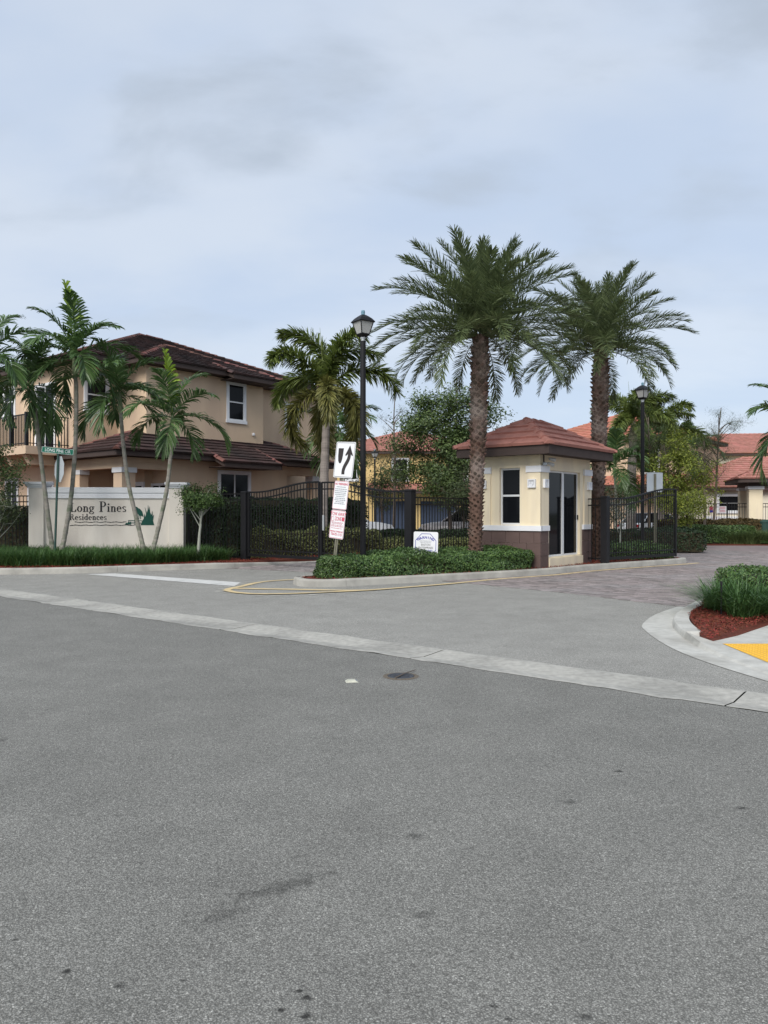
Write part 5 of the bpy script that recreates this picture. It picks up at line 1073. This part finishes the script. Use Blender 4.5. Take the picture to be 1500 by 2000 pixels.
# ------------------------------------------------------------------ trees and shrubs
def tree(name, label, base, H, crown, m_leaf, nleaf, lsize, trunk_r=.08, nb=26, seed=0, m_bark='bark', clump=.45, flat_=1.0, cat='tree', group=None, needle=False, first=.3, stems=1):
    """crown = (dx, dy, z centre, rx, ry, rz)"""
    r = np.random.default_rng(seed); t = thing(name, label, cat, (*base, 0), group=group); dx, dy, zc, rx, ry, rz_ = crown; tops = []; tr = MB()
    for q in range(stems):
        ax = (dx + r.normal() * .12 * (q > 0) * rx * 4, dy + r.normal() * .1 * (q > 0)); n = 8; zt = np.linspace(0, min(H, zc + rz_ * .75), n); w_ = np.cumsum(r.normal(size=(n, 2)) * .03 * H / 6, axis=0); w_ -= w_[0]
        c = np.stack([ax[0] * (zt / zt[-1]) ** 1.3 + w_[:, 0], ax[1] * (zt / zt[-1]) ** 1.3 + w_[:, 1], zt], 1); tr.tube(c, trunk_r * (1 - .8 * zt / zt[-1]) + .006, 7); tops.append((c, zt))
    tr.build('trunk', M[m_bark], t); br = MB(); ends = []
    for k in range(nb):
        c, zt = tops[k % stems]; v = nrm(r.normal(size=3)) * (r.random() ** .4); e = np.array((dx + v[0] * rx, dy + v[1] * ry, zc + v[2] * rz_)); z0 = max(H * first * .8, min(e[2] - .25 * abs(v[0]) * rx - .15, zt[-1] * .97) - r.random() * .5); z0 = min(z0, zt[-1] * .97)
        s_ = np.array([np.interp(z0, zt, c[:, i]) for i in range(3)]); mid = (s_ + e) / 2 + np.array((0, 0, .08 * np.linalg.norm(e - s_))) + r.normal(size=3) * .06; br.tube(smooth_line([s_, mid, e], 4), np.linspace(trunk_r * .33, .005, 9), 5, cap=False); ends += [e, mid * .35 + e * .65]
        for _ in range(2): e2 = e + r.normal(size=3) * clump * .8; br.tube([mid * .4 + e * .6, e2], [.008, .003], 4, cap=False); ends.append(e2)
    br.build('branch', M[m_bark], t); E = np.array(ends); lf = MB(); idx = r.integers(0, len(E), nleaf); C = E[idx] + r.normal(size=(nleaf, 3)) * clump * np.array((.55, .55, .42 * flat_)); Nn = np.tile((0, 0, 1.0), (nleaf, 1)) + nrm(C - np.array((dx, dy, zc))) * .6
    global rng; keep = rng; rng = r
    if needle: blades(lf, C, lsize, .008, 1.2, .9, .5)
    else: leaves(lf, C, Nn, lsize, lsize * .48, .7)
    rng = keep; o = lf.build('crown', M[m_leaf], t); return t
tree('shade_tree', 'leafy green tree behind the front date palm and guardhouse', (X_(880, 33), 33), 6.8, (.05, 0, 4.3, 2.5, 2.0, 2.5), 'treeleaf', 34000, .14, .10, 64, 3, clump=.48)
tree('olive_tree', 'small grey green tree in front of the yellow house', (X_(748, 42), 42), 4.8, (0, 0, 3.1, 1.9, 1.5, 1.4), 'oliveleaf', 6000, .11, .06, 26, 4, clump=.4)
tree('olive_tree', 'small dark tree beside the guardhouse fence and shade tree', (X_(905, 30), 30), 3.4, (0, 0, 2.3, 1.3, 1.0, 1.0), 'oliveleaf', 6000, .08, .05, 22, 5, clump=.3)
tree('bare_pine', 'thin nearly bare pine rising beside the lamp post', (X_(768, 36), 36), 7.6, (.0, 0, 5.2, 1.0, .8, 2.2), 'needle', 1100, .26, .075, 20, 6, clump=.16, needle=True, first=.45)
tree('bare_pine', 'thin pine top poking out above the shade tree', (X_(889, 40), 40), 9.2, (.0, 0, 7.6, .5, .5, 1.2), 'needle', 900, .3, .08, 10, 16, clump=.2, needle=True)
tree('pine_tree', 'feathery pine right behind the second lamp post', (X_(1268, 34), 34), 6.2, (0, 0, 4.2, 1.1, 1.0, 2.0), 'needle', 9000, .3, .08, 30, 7, clump=.32, needle=True)
tree('lime_tree', 'yellow green leafy tree right of the exit gate', (X_(1325, 33), 33), 5.2, (.1, 0, 3.1, 1.45, 1.2, 1.75), 'limeleaf', 11000, .11, .06, 34, 8, clump=.36, stems=2)
tree('lime_tree', 'small lime green shrub at the end of the open exit gate', (X_(1343, 31), 31), 2.6, (0, 0, 1.6, .75, .7, .75), 'limeleaf', 3500, .09, .035, 16, 18, clump=.25, stems=2)
tree('thin_pine', 'thin sparse pine in front of the clubhouse window', (X_(1374, 35.8), 35.8), 5.6, (.1, 0, 4.0, 1.2, 1.0, 1.1), 'needle', 4200, .28, .075, 24, 9, clump=.28, needle=True, first=.5)
tree('thin_pine', 'taller sparse pine with tufted tips before the clubhouse', (X_(1393, 36.4), 36.4), 7.0, (.35, 0, 5.0, 1.5, 1.0, 1.9), 'needle', 4200, .28, .065, 24, 10, clump=.24, needle=True, first=.45)
tree('topiary_tree', 'small round topiary bush on a pale trunk beside the gate post', (X_(387, 21.4), 21.4), 2.0, (.1, 0, 1.9, .62, .55, .38), 'topleaf', 6500, .065, .05, 24, 11, 'palebark', clump=.16, first=.45)
tree('bush', 'twiggy bush at the left edge below the fence top', (X_(-8, 20.4), 20.4), 1.9, (.1, 0, 1.65, .62, .5, .5), 'oliveleaf', 3500, .06, .04, 26, 12, 'palebark', clump=.17, cat='shrub', first=.2, stems=2)
tree('dark_tree', 'dark leafy tree at the left edge beside the balcony', (X_(-30, 21.5), 21.5), 4.0, (.0, 0, 2.75, .85, .8, 1.0), 'treeleaf', 6000, .09, .06, 30, 13, clump=.24)
tree('bare_shrub', 'leafless pale shrub seen through the open exit gate', (X_(1212, 25), 25), 2.0, (0, 0, 1.6, .6, .5, .4), 'oliveleaf', 350, .06, .035, 26, 14, 'palebark', clump=.12, cat='shrub', first=.3)
tree('flower_shrub', 'loose leafy shrub behind the guardhouse corner', (X_(1180, 29), 29), 2.4, (0, 0, 1.8, .9, .7, .6), 'oliveleaf', 3500, .08, .035, 22, 15, 'palebark', clump=.24, cat='shrub')

def hedge(label, poly, H, n, m, lsize, z0=.12, name='hedge', wob=.05, cat='hedge', side_share=.5):
    poly = np.array(poly, float)[:, :2]; o = thing(name, label, cat, (*poly.mean(0), 0)); off = (*poly.mean(0), 0); c = poly.mean(0); core = c + (poly - c) * (1 - .14 / max(.4, np.abs(poly - c).min(0).max() + .4))
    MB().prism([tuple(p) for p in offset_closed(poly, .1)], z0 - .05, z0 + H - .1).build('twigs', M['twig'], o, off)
    nt = int(n * (1 - side_share)); P = sample_poly(poly, nt); d = edge_dist(poly, P); wv = wob * (np.sin(P[:, 0] * 2.7) + np.sin(P[:, 1] * 3.3 + 1) + np.sin(P[:, 0] * 7.1 + P[:, 1] * 5.3)) / 2
    top = z0 + (H + wv) * (1 - .35 * np.exp(-d / .10)) - rng.random(nt) ** 2 * .10; C1 = np.column_stack([P, top + rng.normal(size=nt) * .015]); N1 = np.tile((0, 0, 1.0), (nt, 1))
    ns = n - nt; seg = np.linalg.norm(np.roll(poly, -1, 0) - poly, axis=1); k = rng.choice(len(poly), ns, p=seg / seg.sum()); f = rng.random((ns, 1)); a = poly[k]; b = np.roll(poly, -1, 0)[k]; Q = a + (b - a) * f; e = nrm(b - a); nn = np.stack([e[:, 1], -e[:, 0]], 1)
    if np.sum(poly[:, 0] * np.roll(poly[:, 1], -1) - np.roll(poly[:, 0], -1) * poly[:, 1]) < 0: nn = -nn
    z = rng.random(ns); wv = wob * (np.sin(Q[:, 0] * 3.1 + z * 4) + np.sin(Q[:, 1] * 4.3 + z * 3)) / 2; ins = -.10 * z ** 4 - rng.random(ns) ** 2 * .09 + wv; C2 = np.column_stack([Q + nn * ins[:, None], z0 + z * H * .97]); N2 = np.column_stack([nn, np.full(ns, .35)])
    mb = MB(); leaves(mb, np.vstack([C1, C2]), np.vstack([N1, N2]), lsize, lsize * .52, .55); fo = mb.build('foliage', M[m], o, off); return o
def offset_closed(poly, d):
    p = np.array(poly, float); a = np.roll(p, 1, 0); b = np.roll(p, -1, 0); e1 = nrm(p - a); e2 = nrm(b - p); n1 = np.stack([-e1[:, 1], e1[:, 0]], 1); n2 = np.stack([-e2[:, 1], e2[:, 0]], 1)
    if np.sum(p[:, 0] * b[:, 1] - b[:, 0] * p[:, 1]) < 0: n1, n2 = -n1, -n2
    m = nrm(n1 + n2); return p + m * d / np.maximum(.5, np.sum(m * n1, 1))[:, None]
def SN(l): return [W(*p)[:2] for p in l]
ih = smooth_line(SN([(-5.75, 4.75), (-5.35, 4.55), (-5.0, 4.85), (-4.75, 5.5), (-4.2, 6.8), (-3.75, 8.1), (-3.42, 9.2), (-3.36, 9.85), (-4.0, 9.93), (-4.95, 9.93), (-5.85, 9.9), (-5.88, 7.5), (-5.85, 5.5), (-5.75, 4.75)]), 3)[:-1]
hedge('low clipped green hedge filling the island in front of the guardhouse', ih, .46, 42000, 'hedgeleaf', .058, .13, wob=.07, side_share=.45)
hedge('low green plants at the end of the open exit gate', SN([(-2.35, 15.3), (-2.1, 16.1), (-3.0, 16.5), (-4.8, 16.4), (-5.6, 15.6), (-5.6, 14.0), (-3.2, 14.0)]), .4, 9000, 'hedgeleaf', .07, .13, wob=.08)
rh = [G(1412, 1190, .69)[:2]]
hedge('clipped boxy hedge behind the grass clump at the right corner', [(5.15, 11.2), (7.2, 10.6), (10, 10.0), (10.6, 11.6), (8.2, 12.6), (6.0, 12.9), (5.3, 12.4)], .55, 26000, 'hedgeleaf', .05, .07, wob=.06)
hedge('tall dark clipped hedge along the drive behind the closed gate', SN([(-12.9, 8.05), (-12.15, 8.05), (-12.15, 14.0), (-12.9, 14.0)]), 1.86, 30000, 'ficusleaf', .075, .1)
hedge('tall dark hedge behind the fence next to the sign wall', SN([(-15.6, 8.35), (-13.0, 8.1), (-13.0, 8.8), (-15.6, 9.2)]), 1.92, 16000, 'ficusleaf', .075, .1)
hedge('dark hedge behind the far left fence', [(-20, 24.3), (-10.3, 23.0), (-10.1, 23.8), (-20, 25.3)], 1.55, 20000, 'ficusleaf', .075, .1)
hedge('low variegated shrubs at the foot of the tall hedge', SN([(-12.1, 8.3), (-11.45, 8.3), (-11.2, 10.5), (-11.2, 13.6), (-12.1, 13.6)]), .85, 14000, 'shrubleaf', .07, .1, name='shrub_row', cat='shrubs', wob=.12)
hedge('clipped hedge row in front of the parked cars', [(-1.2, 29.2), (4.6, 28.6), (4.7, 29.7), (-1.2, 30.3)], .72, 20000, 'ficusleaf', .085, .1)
hedge('lower hedge in front of the far hedge row', [(-.8, 26.6), (3.4, 26.2), (3.5, 27.1), (-.8, 27.5)], .55, 9000, 'shrubleaf', .08, .02)
hedge('trimmed green hedge along the far mulch strip', [(13.2, 35.1), (16.9, 34.9), (16.9, 35.8), (13.2, 36)], .80, 16000, 'hedgeleaf', .08, .1)
hedge('reddish taller hedge behind the trimmed far hedge', [(13.0, 36.4), (18.2, 36.0), (18.2, 36.9), (13.0, 37.3)], 1.05, 15000, 'copperleaf', .09, .1)
hedge('dark hedge seen through the open exit gate', [(7.6, 28.5), (11.6, 27.6), (13.0, 33.5), (12.0, 33.8), (10.5, 29.2), (7.8, 29.6)], .75, 14000, 'ficusleaf', .08, .1)

def grass(name, label, poly, n, length, width, m, z, spread=.8, droop=.9, clumps=0, cs=.08):
    if clumps: c = sample_poly(poly, clumps); P = c[rng.integers(0, clumps, n)] + rng.normal(size=(n, 2)) * cs
    else: P = sample_poly(poly, n)
    mb = MB(); blades(mb, np.column_stack([P, np.full(n, z)]), length, width, spread, droop); return tag(mb.build(name, M[m]), label, 'grass', kind='stuff')
lb_poly = SN([(-26, 1.5), (-17, 1.5), (-14.9, 1.75), (-13.55, 2.3), (-12.65, 3.4), (-12.05, 4.8), (-11.62, 6.2), (-11.6, 7.3)]) + [(-5.7, 22.4), (-8, 22.0), (-10.4, 21.9), (-14, 22.3), (-20, 23)]
grass('border_grass', 'dark green border grass in front of the sign wall', lb_poly, 56000, .52, .013, 'liriope', .12, clumps=1300, cs=.08, spread=1.0)
rg = [G(1366, 1194, .08)[:2], G(1376, 1203, .08)[:2], G(1404, 1209, .08)[:2], G(1450, 1208, .08)[:2], G(1500, 1198, .08)[:2], G(1700, 1156, .08)[:2], (9.5, 9.9), (7.2, 10.5), (5.3, 11.1), (4.98, 11.3)]
grass('border_grass', 'arching green grass clumps on red mulch at the right corner', rg, 17000, .60, .012, 'liriope', .08, clumps=75, cs=.075, spread=1.2, droop=1.15)
grass('fountain_grass', 'pale feathery fountain grass beside the pavilion', [(15.2, 34.7), (17.7, 34.6), (17.7, 35.5), (15.2, 35.4)], 7000, .75, .012, 'fountain', .05, clumps=16, cs=.14)
grass('lawn_strip', 'strip of short lawn before the pavilion', [(16.9, 34.3), (24, 33.7), (24, 34.5), (16.9, 35.0)], 6000, .14, .012, 'liriope', .12)
for k, (u, d) in enumerate(((1400, 37.2), (1386, 37.3))):
    b = (X_(u, d), d); mb = MB(); n = 260; blades(mb, np.column_stack([rng.normal(size=(n, 2)) * .05, np.full(n, .2 + .3 * rng.random(n))]), .75 - .2 * k, .05, .8, .6); t = thing('cordyline', ('taller dark red leafy plant by the clubhouse fence', 'lower dark red leafy plant left of the taller one')[k], 'plant', (*b, .1)); MB().tube([(0, 0, 0), (0, 0, .5)], .02, 5).build('stem', M['bark'], t); mb.build('foliage', M['redleaf'], t)
sk2 = MB().lathe([(.001, 0), (.012, 0), (.012, .42), (.018, .425), (.018, .47), (.001, .472)], 8).build('sprinkler_riser', M['blackdull']); sk2.location = G(1409, 1203, .08); tag(sk2, 'thin dark sprinkler pipe standing in the right grass clump', 'sprinkler')

# ------------------------------------------------------------------ parked cars
def car(label, loc, rz, paint, tall=0.0):
    t = thing('parked_car', label, 'car', loc, rz, 'cars parked inside the gates'); xs = np.array([-2.2, -2.12, -1.7, -1.2, -.4, .5, .95, 1.55, 2.05, 2.2]); W_ = np.array([.70, .80, .87, .89, .9, .9, .89, .87, .80, .66]); zt = np.array([.72, .88, .93, .95, .95, .95, .95, .90, .80, .62]) + tall * .4; zb = np.array([.42, .3, .24, .22, .22, .22, .22, .24, .3, .4]); V = []
    for x, w, b, q in zip(xs, W_, zb, zt): V += [(x, -w * .92, b), (x, -w, (b + q) / 2), (x, -w * .93, q - .03), (x, -w * .8, q), (x, w * .8, q), (x, w * .93, q - .03), (x, w, (b + q) / 2), (x, w * .92, b)]
    n = len(xs); MB().add(V, [(i * 8 + j, i * 8 + (j + 1) % 8, i * 8 + 8 + (j + 1) % 8, i * 8 + 8 + j) for i in range(n - 1) for j in range(8)] + [tuple(range(7, -1, -1)), tuple(range((n - 1) * 8, n * 8))]).build('body', M[paint], t, smooth=True)
    zr = 1.45 + tall; zs_ = .94 + tall * .4; cab = [(-1.85, zs_), (-1.25, zr - .03), (-.6, zr), (.1, zr - .02), (1.05, zs_)]; V = [(x, s * (.78 if z < 1.2 + tall * .5 else .62), z) for s in (-1, 1) for x, z in cab]
    cb = MB().add(V, [(4, 3, 2, 1, 0), (5, 6, 7, 8, 9)] + [(i, i + 1, 6 + i, 5 + i) for i in range(4)]).build('cabin', M['glass'], t)
    MB().add([(x, y, z + .012) for x, z in ((-1.28, zr - .03), (-.6, zr), (.12, zr - .02)) for y in (-.63, 0, .63)], [(0, 3, 4, 1), (1, 4, 5, 2), (3, 6, 7, 4), (4, 7, 8, 5)]).build('roof_panel', M[paint], t)
    for s in (-1, 1):
        for (a, b_) in (((-1.85, zs_), (-1.26, zr - .02)), ((-.45, zs_), (-.42, zr)), ((.1, zr), (1.05, zs_))): MB().tube([(a[0], s * (.79 if a[1] < 1.2 + tall * .5 else .64), a[1]), (b_[0], s * (.79 if b_[1] < 1.2 + tall * .5 else .64), b_[1])], .035, 5).build('pillar', M[paint], t)
        for x in (-1.35, 1.35):
            w = MB().lathe([(.18, -.1), (.3, -.1), (.33, -.06), (.33, .06), (.3, .1), (.18, .1)], 18).xf(Matrix.Translation((x, s * .82, .33)) @ Matrix.Rotation(math.pi / 2, 4, 'X')).build('wheel', M['tyre'], t)
            MB().lathe([(.001, -.085), (.18, -.075), (.18, .075), (.001, .085)], 14).xf(Matrix.Translation((x, s * .82, .33)) @ Matrix.Rotation(math.pi / 2, 4, 'X')).build('rim', M['rim'], w)
        MB().box(2.0, 2.17, s * .62 - .13, s * .62 + .13, .62, .74).build('headlight', M['frost'], t); MB().box(-2.19, -2.05, s * .66 - .1, s * .66 + .1, .68, .84).build('tail_lamp', M['lampred'], t)
    return t
car('white car parked behind the gate next to the lamp post', (-1.75, 34, 0), 0.05, 'carwhite', .36)
car('silver car parked behind the short island fence', (3.9, 36, 0), math.pi - .25, 'carsilver', .3)
car('white car parked far off by the clubhouse hedge', (14.9, 42.0, 0), 0.5, 'carwhite', 0)

bn = thing('litter_bin', 'dark green litter bin beside the pavilion column at right edge', 'litter bin', (X_(1493, 36.2), 36.2, .12))
MB().lathe([(.20, .12), (.24, .2), (.27, .85), (.28, .88)], 14).build('basket', M['postgreen'], bn); MB().lathe([(.29, .88), (.29, .93), (.12, 1.02), (.001, 1.03)], 14).build('lid', M['postgreen'], bn)
for a in (0.5, 2.6, 4.7): MB().tube([(.17 * math.cos(a), .17 * math.sin(a), .14), (.2 * math.cos(a), .2 * math.sin(a), .0)], .02, 5).build('leg', M['black'], bn)
